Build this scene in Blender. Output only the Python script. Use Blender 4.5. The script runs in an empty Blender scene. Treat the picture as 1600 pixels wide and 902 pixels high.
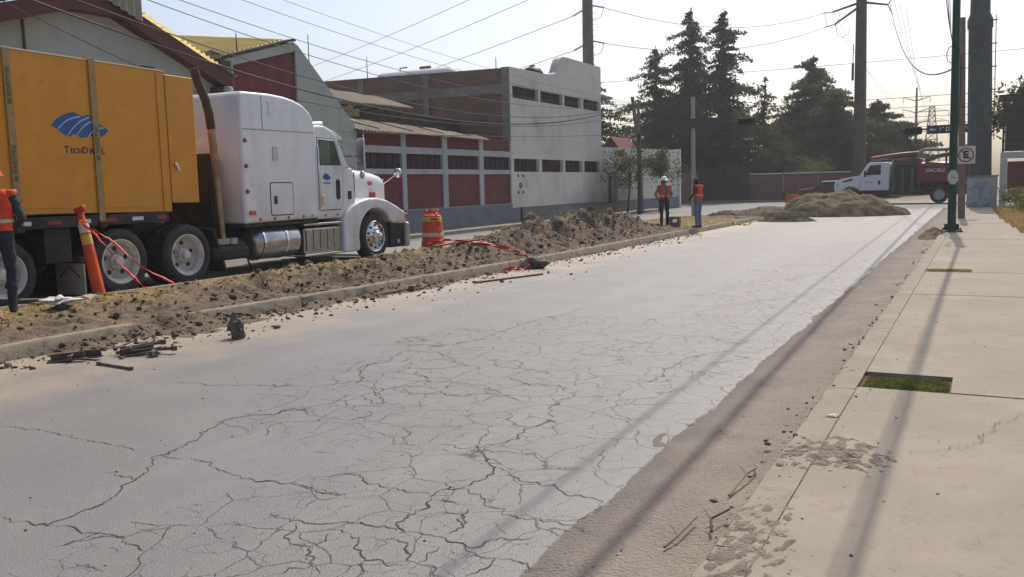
import bpy, bmesh, math, random
import numpy as np
from mathutils import Vector, Matrix, noise
R = math.radians
random.seed(7); RNG = np.random.default_rng(7)
scene = bpy.context.scene
COL = scene.collection
# ------------------------------------------------------------------ camera
CAM_H = 1.6
cam_d = bpy.data.cameras.new('camera'); cam = bpy.data.objects.new('camera', cam_d); COL.objects.link(cam)
cam_d.sensor_width = 36.0; cam_d.lens = 1400 / 1600 * 36.0
cam_d.clip_start = 0.05; cam_d.clip_end = 3000
cam.matrix_world = (Matrix.Translation((0, 0, CAM_H)) @ Matrix.Rotation(R(27.6786), 4, 'Z')
                    @ Matrix.Rotation(R(90 - 6.5194), 4, 'X') @ Matrix.Rotation(R(-1.4), 4, 'Z'))
scene.camera = cam
# ------------------------------------------------------------------ sky and sun
SUN_EL, SUN_AZ = 52.0, 3.8          # degrees; azimuth left of the street's direction (+Y)
world = bpy.data.worlds.new('World'); scene.world = world; world.use_nodes = True
wn = world.node_tree; bg = wn.nodes['Background']
sky = wn.nodes.new('ShaderNodeTexSky'); sky.sky_type = 'NISHITA'; sky.sun_disc = False
sky.sun_elevation = R(SUN_EL); sky.sun_rotation = R(-SUN_AZ)
sky.air_density = 1.0; sky.dust_density = 8.0; sky.ozone_density = 1.0; sky.altitude = 1000
wn.links.new(sky.outputs[0], bg.inputs[0]); bg.inputs[1].default_value = 0.125
sd = bpy.data.lights.new('sun', 'SUN'); sd.energy = 2.7; sd.angle = R(0.5); sd.color = (1, 0.905, 0.77)
sun = bpy.data.objects.new('sun', sd); COL.objects.link(sun)
sdir = Vector((-math.sin(R(SUN_AZ)) * math.cos(R(SUN_EL)), math.cos(R(SUN_AZ)) * math.cos(R(SUN_EL)), math.sin(R(SUN_EL))))
sun.rotation_euler = sdir.to_track_quat('Z', 'Y').to_euler(); sun.location = (0, 0, 60)
vs = scene.view_settings; vs.view_transform = 'Standard'; vs.look = 'None'; vs.gamma = 1; vs.use_curve_mapping = False
vs.exposure = 0.36
scene.cycles.max_bounces = 6; scene.cycles.transparent_max_bounces = 12; scene.cycles.volume_bounces = 0
# ------------------------------------------------------------------ materials
MATS = {}
def mat(name, c, rough=.8, c2=None, scale=4.0, detail=6, lo=.35, hi=.65, bump=0, bscale=40, metal=0, spec=.3, c3=None, scale3=30,
        lo3=.6, hi3=.7, stretch=None, coat=0, trans=0, alpha=1, dist=0.4, subs=0):
    """principled material, optional two noise layers of colour and a bump"""
    if name in MATS: return MATS[name]
    m = bpy.data.materials.new(name); m.use_nodes = True; nt = m.node_tree; n = nt.nodes; l = nt.links
    b = n['Principled BSDF']; b.inputs['Roughness'].default_value = rough; b.inputs['Metallic'].default_value = metal
    b.inputs['Specular IOR Level'].default_value = spec; b.inputs['Coat Weight'].default_value = coat
    b.inputs['Transmission Weight'].default_value = trans; b.inputs['Alpha'].default_value = alpha
    b.inputs['Base Color'].default_value = (*c, 1)
    tc = n.new('ShaderNodeNewGeometry'); vec = tc.outputs['Position']
    if stretch:
        mp = n.new('ShaderNodeMapping'); mp.inputs['Scale'].default_value = stretch; l.new(vec, mp.inputs[0]); vec = mp.outputs[0]
    col = None
    if c2:
        t = n.new('ShaderNodeTexNoise'); t.inputs['Scale'].default_value = scale; t.inputs['Detail'].default_value = detail
        t.inputs['Distortion'].default_value = dist; l.new(vec, t.inputs['Vector'])
        r = n.new('ShaderNodeMapRange'); r.inputs[1].default_value = lo; r.inputs[2].default_value = hi; l.new(t.outputs[0], r.inputs[0])
        mx = n.new('ShaderNodeMix'); mx.data_type = 'RGBA'; mx.inputs[6].default_value = (*c, 1); mx.inputs[7].default_value = (*c2, 1)
        l.new(r.outputs[0], mx.inputs[0]); col = mx.outputs[2]
        if c3:
            t = n.new('ShaderNodeTexNoise'); t.inputs['Scale'].default_value = scale3; t.inputs['Detail'].default_value = 5; l.new(vec, t.inputs['Vector'])
            r = n.new('ShaderNodeMapRange'); r.inputs[1].default_value = lo3; r.inputs[2].default_value = hi3; l.new(t.outputs[0], r.inputs[0])
            m3 = n.new('ShaderNodeMix'); m3.data_type = 'RGBA'; l.new(col, m3.inputs[6]); m3.inputs[7].default_value = (*c3, 1)
            l.new(r.outputs[0], m3.inputs[0]); col = m3.outputs[2]
        l.new(col, b.inputs['Base Color'])
    if bump:
        t = n.new('ShaderNodeTexNoise'); t.inputs['Scale'].default_value = bscale; t.inputs['Detail'].default_value = 5; l.new(tc.outputs['Position'], t.inputs['Vector'])
        bp = n.new('ShaderNodeBump'); bp.inputs['Strength'].default_value = min(1, bump); bp.inputs['Distance'].default_value = .02 * max(1, bump)
        l.new(t.outputs[0], bp.inputs['Height']); l.new(bp.outputs[0], b.inputs['Normal'])
    MATS[name] = m
    return m
def leafmat(name, c, c2, scale=.8):
    """foliage: diffuse with some light passing through"""
    m = mat(name, c, .75, c2, scale, 4, spec=.15); nt = m.node_tree; n = nt.nodes; l = nt.links
    b = n['Principled BSDF']; src = b.inputs['Base Color'].links[0].from_socket
    tr = n.new('ShaderNodeBsdfTranslucent'); l.new(src, tr.inputs[0]); mx = n.new('ShaderNodeMixShader'); mx.inputs[0].default_value = .4
    l.new(b.outputs[0], mx.inputs[1]); l.new(tr.outputs[0], mx.inputs[2]); l.new(mx.outputs[0], n['Material Output'].inputs[0])
    return m
def add_layer(m, col, k, scale=1.0, lo=.5, hi=.75, stretch=(1,1,1), zlo=None, zhi=None):
    """stains or dust over a material's colour: stretched noise, optionally fading between two heights"""
    nt = m.node_tree; n = nt.nodes; l = nt.links; b = n['Principled BSDF']
    g = n.new('ShaderNodeNewGeometry'); mp = n.new('ShaderNodeMapping'); mp.inputs['Scale'].default_value = stretch; l.new(g.outputs['Position'], mp.inputs[0])
    t = n.new('ShaderNodeTexNoise'); t.inputs['Scale'].default_value = scale; t.inputs['Detail'].default_value = 7; l.new(mp.outputs[0], t.inputs['Vector'])
    r = n.new('ShaderNodeMapRange'); r.inputs[1].default_value = lo; r.inputs[2].default_value = hi; r.inputs[4].default_value = k; l.new(t.outputs[0], r.inputs[0]); f = r.outputs[0]
    if zlo is not None:
        s = n.new('ShaderNodeSeparateXYZ'); l.new(g.outputs['Position'], s.inputs[0]); r2 = n.new('ShaderNodeMapRange'); r2.inputs[1].default_value = zlo; r2.inputs[2].default_value = zhi; r2.inputs[3].default_value = 1; r2.inputs[4].default_value = 0; l.new(s.outputs[2], r2.inputs[0])
        q = n.new('ShaderNodeMath'); q.operation = 'MULTIPLY'; l.new(f, q.inputs[0]); l.new(r2.outputs[0], q.inputs[1]); f = q.outputs[0]
    mx = n.new('ShaderNodeMix'); mx.data_type = 'RGBA'; l.new(f, mx.inputs[0]); mx.inputs[7].default_value = (*col, 1); i = b.inputs['Base Color']
    if i.links: l.new(i.links[0].from_socket, mx.inputs[6])
    else: mx.inputs[6].default_value = i.default_value[:]
    l.new(mx.outputs[2], i); return m
# ------------------------------------------------------------------ mesh building
ORG = {}
class MB:
    def __init__(s): s.v = []; s.f = []
    def add(s, v, f):
        o = len(s.v); s.v += [tuple(p) for p in v]; s.f += [tuple(i + o for i in q) for q in f]; return s
    def box(s, x0, x1, y0, y1, z0, z1):
        return s.add([(x0,y0,z0),(x1,y0,z0),(x1,y1,z0),(x0,y1,z0),(x0,y0,z1),(x1,y0,z1),(x1,y1,z1),(x0,y1,z1)],
                     [(3,2,1,0),(4,5,6,7),(0,1,5,4),(1,2,6,5),(2,3,7,6),(3,0,4,7)])
    def obox(s, c, size, rz=0, rx=0, ry=0):
        M = Matrix.Rotation(rz,3,'Z') @ Matrix.Rotation(ry,3,'Y') @ Matrix.Rotation(rx,3,'X'); h = Vector(size) / 2; c = Vector(c)
        t = MB().box(-h.x,h.x,-h.y,h.y,-h.z,h.z)
        return s.add([c + M @ Vector(p) for p in t.v], t.f)
    def prism(s, poly, axis, a, b):
        n = len(poly)
        def P(u, w, t): return (t,u,w) if axis == 'x' else (u,t,w) if axis == 'y' else (u,w,t)
        v = [P(u,w,a) for u,w in poly] + [P(u,w,b) for u,w in poly]
        return s.add(v, [tuple(range(n))[::-1], tuple(range(n,2*n))] + [(i,(i+1)%n,n+(i+1)%n,n+i) for i in range(n)])
    def loft(s, rings, caps=True, closed=True):
        n = len(rings[0]); v = [p for r in rings for p in r]; f = []
        for k in range(len(rings)-1):
            for i in range(n if closed else n-1):
                j = (i+1) % n; f.append((k*n+i, k*n+j, (k+1)*n+j, (k+1)*n+i))
        if caps: f += [tuple(range(n))[::-1], tuple(range((len(rings)-1)*n, len(rings)*n))]
        return s.add(v, f)
    def tube(s, pts, r, n=8, caps=True):
        pts = [Vector(p) for p in pts]; rs = r if isinstance(r,(list,tuple)) else [r]*len(pts); rings = []; up = None
        for i, p in enumerate(pts):
            d = (pts[min(i+1,len(pts)-1)] - pts[max(i-1,0)]).normalized()
            if up is None: up = Vector((0,0,1)) if abs(d.z) < .9 else Vector((1,0,0))
            a = d.cross(up).normalized(); b = a.cross(d).normalized(); up = b
            rings.append([p + (a*math.cos(t*math.tau/n) + b*math.sin(t*math.tau/n))*rs[i] for t in range(n)])
        return s.loft(rings, caps)
    def lathe(s, prof, c=(0,0,0), axis='z', n=20, caps=True):
        c = Vector(c); rings = []
        for r, h in prof:
            ring = []
            for t in range(n):
                a, b = r*math.cos(t*math.tau/n), r*math.sin(t*math.tau/n)
                ring.append(c + Vector((a,b,h) if axis == 'z' else (h,a,b) if axis == 'x' else (b,h,a)))
            rings.append(ring)
        return s.loft(rings, caps)
    def blob(s, c, r, sub=1, rough=.3, seed=0, sq=(1,1,1)):
        bm = bmesh.new(); bmesh.ops.create_icosphere(bm, subdivisions=sub, radius=1)
        for v in bm.verts:
            k = 1 + rough * noise.noise(v.co*1.7 + Vector((seed*3.1, seed*1.7, seed)))*1.6
            v.co = Vector((v.co.x*sq[0], v.co.y*sq[1], v.co.z*sq[2])) * k * r
        bm.verts.ensure_lookup_table(); cc = Vector(c)
        s.add([cc + v.co for v in bm.verts], [tuple(v.index for v in f.verts) for f in bm.faces]); bm.free(); return s
    def build(s, name, m, parent=None, smooth=None, bevel=0, seg=2, fix=True):
        me = bpy.data.meshes.new(name); A = np.array(s.v, dtype=float)
        c = (A.min(0) + A.max(0)) / 2
        me.from_pydata([tuple(p) for p in (A - c)], [], s.f)
        if fix:
            bm = bmesh.new(); bm.from_mesh(me); bmesh.ops.recalc_face_normals(bm, faces=bm.faces); bm.to_mesh(me); bm.free()
        return link(name, me, m, parent, c, smooth, bevel, seg)
def link(name, me, m, parent, c, smooth=None, bevel=0, seg=2):
    for q in (m if isinstance(m,(list,tuple)) else [m]): me.materials.append(q)
    if smooth is not None:
        me.polygons.foreach_set('use_smooth', [True]*len(me.polygons)); me.set_sharp_from_angle(angle=R(smooth))
    o = bpy.data.objects.new(name, me); COL.objects.link(o)
    c = Vector(c)
    if parent is not None: o.parent = parent; o.location = c - ORG[parent.name]
    else: o.location = c
    ORG[o.name] = c
    if bevel:
        b = o.modifiers.new('bevel','BEVEL'); b.width = bevel; b.segments = seg; b.limit_method = 'ANGLE'; b.angle_limit = R(35)
        if smooth is None:
            me.polygons.foreach_set('use_smooth', [True]*len(me.polygons)); me.set_sharp_from_angle(angle=R(35)); b.harden_normals = True
    return o
def tag(o, label=None, cat=None, group=None, kind=None):
    if label: o['label'] = label
    if cat: o['category'] = cat
    if group: o['group'] = group
    if kind: o['kind'] = kind
    return o
def thing(name, label, cat, loc, group=None, local=False, rz=0):
    o = bpy.data.objects.new(name, None); COL.objects.link(o); o.location = loc; o.rotation_euler.z = rz; o.empty_display_size = .2
    ORG[o.name] = Vector((0,0,0)) if local else Vector(loc)
    return tag(o, label, cat, group)
def struct(o): o['kind'] = 'structure'; return o
def copy_tree(o, parent=None):
    c = o.copy(); COL.objects.link(c); c.parent = parent; ORG[c.name] = ORG[o.name]
    for ch in o.children: copy_tree(ch, c)
    return c
def npmesh(name, V, F, m, parent=None, smooth=False, nper=3):
    """fast mesh from numpy arrays; F is (n, nper)"""
    V = np.asarray(V, dtype=np.float32); F = np.asarray(F, dtype=np.int32); c = (V.min(0)+V.max(0))/2
    me = bpy.data.meshes.new(name); me.vertices.add(len(V)); me.vertices.foreach_set('co', (V-c).ravel())
    me.loops.add(F.size); me.loops.foreach_set('vertex_index', F.ravel())
    me.polygons.add(len(F)); me.polygons.foreach_set('loop_start', np.arange(0, F.size, F.shape[1], dtype=np.int32))
    me.update(calc_edges=True)
    if smooth: me.polygons.foreach_set('use_smooth', np.ones(len(F), dtype=bool))
    return link(name, me, m, parent, tuple(float(x) for x in c))
def text(name, s, size, m, parent, loc, rot, depth=.004, align='CENTER', shear=0, bold=0, sx=1):
    """flat lettering as a thin mesh; loc in the parent's thing coordinates, rot a Matrix"""
    cu = bpy.data.curves.new(name, 'FONT'); cu.body = s; cu.size = size; cu.extrude = depth; cu.align_x = align; cu.align_y = 'CENTER'
    cu.shear = shear; cu.offset = bold; cu.resolution_u = 3
    t = bpy.data.objects.new('tmp', cu); COL.objects.link(t); bpy.context.view_layer.update()
    me = bpy.data.meshes.new_from_object(t.evaluated_get(bpy.context.evaluated_depsgraph_get()))
    bpy.data.objects.remove(t); me.materials.clear()
    M = Matrix.Translation(Vector(loc)) @ rot.to_4x4() @ Matrix.Diagonal((sx,1,1,1)); me.transform(M)
    n = len(me.vertices); A = np.zeros(n*3); me.vertices.foreach_get('co', A); A = A.reshape(-1,3); c = (A.min(0)+A.max(0))/2
    me.transform(Matrix.Translation(-Vector(c))); me.name = name
    return link(name, me, m, parent, c)
FACE_X = Matrix(((0,0,1),(1,0,0),(0,1,0)))        # text reads along +Y, up is +Z, faces +X
FACE_MY = Matrix(((1,0,0),(0,0,-1),(0,1,0)))      # text reads along +X, up is +Z, faces -Y
def fbm(x, y, z=0, s=1.0, o=4): return noise.fractal(Vector((x*s, y*s, z)), 1.0, 2.0, o)
def rough_poly(m, pts, w, z, jit=.02, sub=6, wj=.6):
    """jittered ribbon along a polyline on the ground"""
    P = []
    for a, b in zip(pts[:-1], pts[1:]):
        a = Vector(a); b = Vector(b); L = (b-a).length; k = max(2, int(L/.022)); pr = Vector((-(b-a).y, (b-a).x)).normalized() if L else Vector((1,0))
        for i in range(k):
            t = i/k; q = a.lerp(b, t); e = jit*(noise.noise(Vector((q.x*5, q.y*5, 1)))+.75*noise.noise(Vector((q.x*16, q.y*16, 5)))+.5*noise.noise(Vector((q.x*47, q.y*47, 3)))); P.append(q+pr*e)
    P.append(Vector(pts[-1])); n = len(P); v = []
    for i, q in enumerate(P):
        d = (P[min(i+1,n-1)]-P[max(i-1,0)]).normalized(); pr = Vector((-d.y, d.x)); e = min(1, i/3+.15, (n-1-i)/3+.15)
        ww = w/2*e*max(.25, 1+wj*noise.noise(Vector((q.x*11, q.y*11, 9)))*2.2); v += [(q.x+pr.x*ww, q.y+pr.y*ww, z), (q.x-pr.x*ww, q.y-pr.y*ww, z)]
    m.add(v, [(2*i, 2*i+1, 2*i+3, 2*i+2) for i in range(n-1)])
# ------------------------------------------------------------------ ground, roads, kerbs
def NT(m): return m.node_tree.nodes, m.node_tree.links
def road_material():
    m = mat('asphalt', (.168,.165,.164), .55, (.135,.133,.133), 1.3, 8, .3, .75, bump=.35, bscale=90, spec=.45, c3=(.24,.233,.225), scale3=160, lo3=.5, hi3=.75)
    n, l = NT(m); b = n['Principled BSDF']; col = b.inputs['Base Color'].links[0].from_socket
    geo = n.new('ShaderNodeNewGeometry'); sep = n.new('ShaderNodeSeparateXYZ'); l.new(geo.outputs['Position'], sep.inputs[0])
    def noise_(s, d=4, vec=None):
        t = n.new('ShaderNodeTexNoise'); t.inputs['Scale'].default_value = s; t.inputs['Detail'].default_value = d; l.new(vec or geo.outputs['Position'], t.inputs['Vector']); return t
    def mth(op, a, b_=None, c=None):
        q = n.new('ShaderNodeMath'); q.operation = op
        for i, x in enumerate((a, b_, c)):
            if x is None: continue
            if isinstance(x, (int, float)): q.inputs[i].default_value = x
            else: l.new(x, q.inputs[i])
        return q.outputs[0]
    def mr(v, a, b_, c=0, d=1):
        q = n.new('ShaderNodeMapRange'); q.interpolation_type = 'SMOOTHSTEP'; q.inputs[1].default_value = a; q.inputs[2].default_value = b_; q.inputs[3].default_value = c; q.inputs[4].default_value = d
        l.new(v, q.inputs[0]); return q.outputs[0]
    def mix(f, a, c):
        q = n.new('ShaderNodeMix'); q.data_type = 'RGBA'; l.new(f, q.inputs[0]); l.new(a, q.inputs[6])
        if isinstance(c, tuple): q.inputs[7].default_value = (*c, 1)
        else: l.new(c, q.inputs[7])
        return q.outputs[2]
    X, Y = sep.outputs[0], sep.outputs[1]
    # lengthwise streaks of wear
    mp = n.new('ShaderNodeMapping'); mp.inputs['Scale'].default_value = (2.2, .12, 1); l.new(geo.outputs['Position'], mp.inputs[0])
    st = noise_(1.0, 6, mp.outputs[0]); col = mix(mr(st.outputs[0], .45, .8, 0, .5), col, (.225,.219,.213))
    sp = noise_(7, 8); col = mix(mr(sp.outputs[0], .56, .7, 0, .35), col, (.12,.12,.125))
    fl = noise_(38, 3); col = mix(mr(fl.outputs[0], .66, .72, 0, .55), col, (.07,.068,.066))
    mpf = n.new('ShaderNodeMapping'); mpf.inputs['Scale'].default_value = (6, 14, 1); mpf.inputs['Rotation'].default_value = (0, 0, .5); l.new(geo.outputs['Position'], mpf.inputs[0])
    ch_ = noise_(1.6, 4, mpf.outputs[0]); col = mix(mr(ch_.outputs[0], .70, .73, 0, .6), col, (.075,.072,.07))
    oil = noise_(1.1, 3); col = mix(mr(oil.outputs[0], .68, .78, 0, .2), col, (.1,.098,.096))
    fl2 = noise_(75, 2); col = mix(mr(fl2.outputs[0], .66, .74, 0, .5), col, (.38,.37,.35))
    bigp = noise_(.35, 4); col = mix(mr(bigp.outputs[0], .4, .65, 0, .25), col, (.18,.175,.17))
    # dust blown off the median and the far end
    nz = noise_(1.1, 7); xx = mth('ADD', X, mth('MULTIPLY', mth('SUBTRACT', nz.outputs[0], .5), 3.2))
    col = mix(mr(xx, -6.2, -8.1, 0, .8), col, (.33,.27,.2))
    # pale worn rim along the broken edge
    col = mix(mr(mth('ADD', X, mth('MULTIPLY', mth('SUBTRACT', sp.outputs[0], .5), .5)), -2.0, -1.7, 0, .15), col, (.33,.32,.305))
    # alligator cracking
    nd = noise_(3.0, 5); nv = n.new('ShaderNodeVectorMath'); nv.operation = 'SCALE'; l.new(nd.outputs[1], nv.inputs[0]); nv.inputs[3].default_value = .26
    ad = n.new('ShaderNodeVectorMath'); l.new(geo.outputs['Position'], ad.inputs[0]); l.new(nv.outputs[0], ad.inputs[1])
    crack = None
    zone = noise_(.7, 5)
    zx = mth('ADD', X, mth('MULTIPLY', mth('SUBTRACT', zone.outputs[0], .5), 2.4))
    zA = mth('MULTIPLY', mr(zx, -3.7, -3.0), mr(Y, 30, 16))
    # second patch left of it
    dx = mth('MULTIPLY', mth('ADD', X, 4.0), .95); dy = mth('MULTIPLY', mth('SUBTRACT', Y, 7.2), .42)
    dd = mth('ADD', mth('SQRT', mth('ADD', mth('MULTIPLY', dx, dx), mth('MULTIPLY', dy, dy))), mth('MULTIPLY', mth('SUBTRACT', zone.outputs[0], .5), 1.3))
    zB = mr(dd, 1.45, .95)
    zz = mth('MAXIMUM', zA, zB)
    for sc, thr, w, b0, b1 in ((2.2, .0095, 1.0, .30, .52), (4.3, .0095, .9, .40, .62), (8, .009, .7, .5, .68)):
        vo = n.new('ShaderNodeTexVoronoi'); vo.feature = 'DISTANCE_TO_EDGE'; vo.inputs['Scale'].default_value = sc; l.new(ad.outputs[0], vo.inputs['Vector'])
        br = noise_(2.6 + sc, 3); t = mth('MULTIPLY', mr(br.outputs[0], b0, b1), thr)
        k = mth('MULTIPLY', mth('LESS_THAN', vo.outputs['Distance'], t), w)
        crack = k if crack is None else mth('MAXIMUM', crack, k)
    col = mix(mth('MULTIPLY', zz, mr(noise_(5, 5).outputs[0], .4, .7, 0, .35)), col, (.16,.155,.15))
    ck = mth('MULTIPLY', crack, mth('GREATER_THAN', zz, .35))
    col = mix(mth('MULTIPLY', ck, .95), col, (.035,.033,.032))
    l.new(col, b.inputs['Base Color'])
    bp = b.inputs['Normal'].links[0].from_node
    b2 = n.new('ShaderNodeBump'); b2.inputs['Strength'].default_value = .9; b2.inputs['Distance'].default_value = .012; b2.invert = True
    l.new(ck, b2.inputs['Height']); l.new(bp.outputs[0], b2.inputs['Normal']); l.new(b2.outputs[0], b.inputs['Normal'])
    return m
M_ASPH = road_material()
M_CRACK = mat('crack_fill', (.045,.042,.04), .95, (.09,.084,.078), 14)
M_EARTH = mat('earth', (.2,.165,.12), .95, (.27,.23,.16), .6, 8, bump=.6, bscale=12)
M_DUST = mat('gutter_dirt', (.28,.242,.2), .95, (.2,.177,.152), 1.6, 9, .3, .7, bump=1.0, bscale=55, c3=(.29,.24,.195), scale3=26, lo3=.5, hi3=.75)
M_SLAB = mat('pavement_concrete', (.315,.277,.222), .88, (.255,.226,.184), 1.1, 9, .3, .75, bump=.35, bscale=110, c3=(.24,.205,.165), scale3=6, lo3=.56, hi3=.8)
add_layer(M_SLAB, (.235,.205,.165), .55, .8, .45, .72); add_layer(M_SLAB, (.2,.172,.14), .6, 22, .6, .72); add_layer(M_SLAB, (.38,.335,.265), .35, 2.6, .55, .75)
M_KERB = mat('kerb_concrete', (.31,.272,.22), .9, (.245,.215,.175), 2.5, 9, .3, .7, bump=.5, bscale=70, c3=(.24,.21,.17), scale3=12, lo3=.55, hi3=.7)
M_KERB2 = mat('median_kerb_concrete', (.3,.26,.2), .9, (.22,.19,.145), 3.5, 9, .3, .7, bump=.5, bscale=60, c3=(.16,.135,.1), scale3=9, lo3=.52, hi3=.68)
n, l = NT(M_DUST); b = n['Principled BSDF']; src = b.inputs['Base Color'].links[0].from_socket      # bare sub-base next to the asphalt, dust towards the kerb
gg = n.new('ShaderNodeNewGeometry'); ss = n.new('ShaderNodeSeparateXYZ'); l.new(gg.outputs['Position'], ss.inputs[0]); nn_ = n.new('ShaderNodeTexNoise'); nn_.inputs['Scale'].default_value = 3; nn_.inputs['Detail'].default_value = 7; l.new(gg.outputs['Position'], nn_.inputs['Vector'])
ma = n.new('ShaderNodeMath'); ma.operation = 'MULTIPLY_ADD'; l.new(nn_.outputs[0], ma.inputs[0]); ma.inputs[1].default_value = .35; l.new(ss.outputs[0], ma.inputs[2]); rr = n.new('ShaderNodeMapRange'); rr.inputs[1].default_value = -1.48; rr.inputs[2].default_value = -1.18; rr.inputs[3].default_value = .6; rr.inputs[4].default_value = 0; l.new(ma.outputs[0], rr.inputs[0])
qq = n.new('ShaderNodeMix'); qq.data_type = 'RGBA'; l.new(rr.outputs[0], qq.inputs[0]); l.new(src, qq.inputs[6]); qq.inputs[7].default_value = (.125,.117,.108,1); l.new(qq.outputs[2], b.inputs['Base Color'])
g = MB(); g.add([(-1500,-300,-.09),(1500,-300,-.09),(1500,2600,-.09),(-1500,2600,-.09)], [(0,1,2,3)])
struct(g.build('ground', M_EARTH, fix=False))
KP = [(-8,-8.35),(5.3,-8.5),(7.8,-8.5),(11.2,-8.2),(16,-7.95),(25,-7.92),(31,-7.85),(35,-7.85),(60,-7.85)]
def KX(y): return float(np.interp(y, [p[0] for p in KP], [p[1] for p in KP]))
# right carriageway with a crumbled right edge
rd = MB(); ys = np.arange(-8, 49.51, .06); v = []; 
for y in ys:
    e = -1.66 + .045*fbm(y, 3.3, 0, 1.3, 6) + .018*noise.noise(Vector((y*9, 1, 0)))
    v += [(KX(y)-.05, y, 0), (e, y, 0), (e+.035, y, -.03)]
n_ = len(ys)
rd.add(v, [q for i in range(n_-1) for q in ((3*i, 3*i+1, 3*i+4, 3*i+3), (3*i+1, 3*i+2, 3*i+5, 3*i+4))])
ROAD = struct(rd.build('road', M_ASPH, fix=False))
CRACKS = [[(-4.49,4.62),(-4.49,4.94),(-4.42,5.06),(-4.34,5.22),(-4.35,5.55)],[(-4.42,5.06),(-4.23,4.9),(-4.15,4.86)],[(-5.32,5.5),(-5.14,5.52),(-4.98,5.63)],[(-5.6,7.35),(-5.39,7.48),(-5.05,7.64),(-4.77,7.71),(-4.67,7.91),(-4.64,8.37),(-4.68,9.01),(-4.68,9.56),(-4.56,9.91),(-4.55,10.33),(-4.56,10.76)],[(-5.02,7.21),(-4.86,6.79),(-4.95,6.53),(-4.87,6.34),(-4.63,6.04),(-4.54,5.88),(-4.65,5.72)],[(-4.54,5.88),(-4.27,5.76),(-4.13,5.87),(-3.97,5.99),(-3.79,5.98)],[(-3.94,6.21),(-3.71,6.21),(-3.47,6.13),(-3.28,6.03),(-3.12,5.88),(-2.99,5.83)],[(-2.6,5.48),(-2.68,5.62),(-2.73,5.89),(-2.7,6.1),(-2.82,6.27),(-2.97,6.42),(-3.17,6.34),(-3.47,6.55)],[(-2.73,4.72),(-2.61,4.79),(-2.56,4.94),(-2.64,5.09),(-2.6,5.23),(-2.59,5.44),(-2.45,5.37)],[(-2.73,4.72),(-2.63,4.56),(-2.51,4.48),(-2.42,4.36),(-2.38,4.18),(-2.41,3.98),(-2.5,3.97),(-2.52,3.85),(-2.46,3.78),(-2.42,3.59),(-2.43,3.43),(-2.37,3.31)],[(-3.11,3.26),(-2.92,3.23),(-2.79,3.23),(-2.64,3.31),(-2.39,3.33)],[(-2.92,3.23),(-2.77,3.04),(-2.63,2.99),(-2.59,2.94),(-2.5,2.87),(-2.56,2.76),(-2.59,2.7)],[(-2.5,2.87),(-2.43,2.82),(-2.41,2.78)],[(-2.71,3.22),(-2.5,3.2),(-2.44,3.11),(-2.32,3.0),(-2.16,3.03),(-2.15,3.06),(-2.2,3.15),(-2.37,3.26)],[(-2.37,3.31),(-2.25,3.35),(-2.14,3.35),(-2.09,3.3),(-1.97,3.3),(-1.92,3.44),(-1.77,3.54)],[(-2.41,3.98),(-2.22,3.89),(-2.19,3.81),(-2.03,3.74),(-1.85,3.73),(-1.81,3.71),(-1.61,3.72),(-1.55,3.68)],[(-2.42,4.36),(-2.19,4.21),(-2.03,4.17),(-1.99,4.24),(-1.83,4.11),(-1.68,4.08),(-1.62,3.94)],[(-3.55,3.63),(-3.43,3.64),(-3.28,3.64),(-3.12,3.62),(-2.92,3.62)],[(-2.51,3.83),(-2.6,3.83),(-2.85,3.84),(-3.14,3.91),(-3.19,3.81)],[(-2.47,3.78),(-2.3,3.76),(-2.18,3.79)],[(-2.42,3.59),(-2.2,3.64),(-2.15,3.5),(-2.16,3.39)],[(-2.21,3.73),(-2.2,3.58),(-2.14,3.48)],[(-2.09,3.06),(-2.09,3.2),(-2.08,3.27)],[(-2.09,3.06),(-1.98,3.03),(-1.91,3.0)],[(-2.09,3.3),(-1.88,3.26),(-1.82,3.25),(-1.8,3.16),(-1.85,3.03)],[(-1.82,3.25),(-1.71,3.26),(-1.58,3.23)],[(-2.63,2.99),(-2.65,3.19)],[(-2.32,3.0),(-2.26,2.88),(-2.23,2.86)],[(-4.27,5.76),(-4.12,5.54),(-3.92,5.41),(-4.04,5.31)],[(-4.35,5.55),(-3.98,5.34),(-3.83,5.45)],[(-3.93,5.16),(-3.81,5.03),(-3.85,4.88),(-4.08,4.87)],[(-4.13,5.87),(-3.94,5.72),(-3.74,5.8),(-3.54,5.82),(-3.28,6.03)],[(-3.97,5.99),(-4.11,6.24),(-4.35,6.47),(-4.22,6.66),(-4.11,6.84),(-4.0,6.81)],[(-4.11,6.84),(-4.3,7.0),(-4.68,7.34),(-4.98,7.26)],[(-3.57,6.91),(-3.36,6.85),(-3.17,6.75)],[(-3.8,6.89),(-3.57,6.91),(-3.66,7.16),(-3.8,7.18),(-3.99,7.19),(-3.8,6.89)],[(-4.35,2.66),(-4.01,2.68),(-4.04,2.98),(-4.19,3.36),(-4.43,3.71),(-4.51,4.06),(-4.74,4.57),(-4.59,4.73),(-4.36,5.02)],[(-3.99,2.69),(-3.69,2.71),(-3.45,2.69),(-3.29,2.7)],[(-4.48,3.36),(-4.19,3.36)],[(-4.43,3.71),(-4.2,3.77),(-3.59,3.62),(-3.25,3.65),(-2.92,3.63)],[(-6.13,3.81),(-5.75,3.84),(-5.11,3.8),(-4.68,3.75)],[(-6.09,5.32),(-5.69,5.37),(-5.03,5.57)],[(-3.48,2.45),(-3.28,2.43)],[(-2.83,8.77),(-2.52,9.09),(-2.03,8.67)],[(-2.96,11.26),(-2.48,12.07),(-1.85,13.36),(-1.63,13.67)],[(-2.72,15.25),(-2.24,16.14),(-1.8,16.84)],[(-2.33,6.73),(-2.36,7.86),(-2.07,8.37),(-1.77,8.34)]]
ck = MB()
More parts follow.
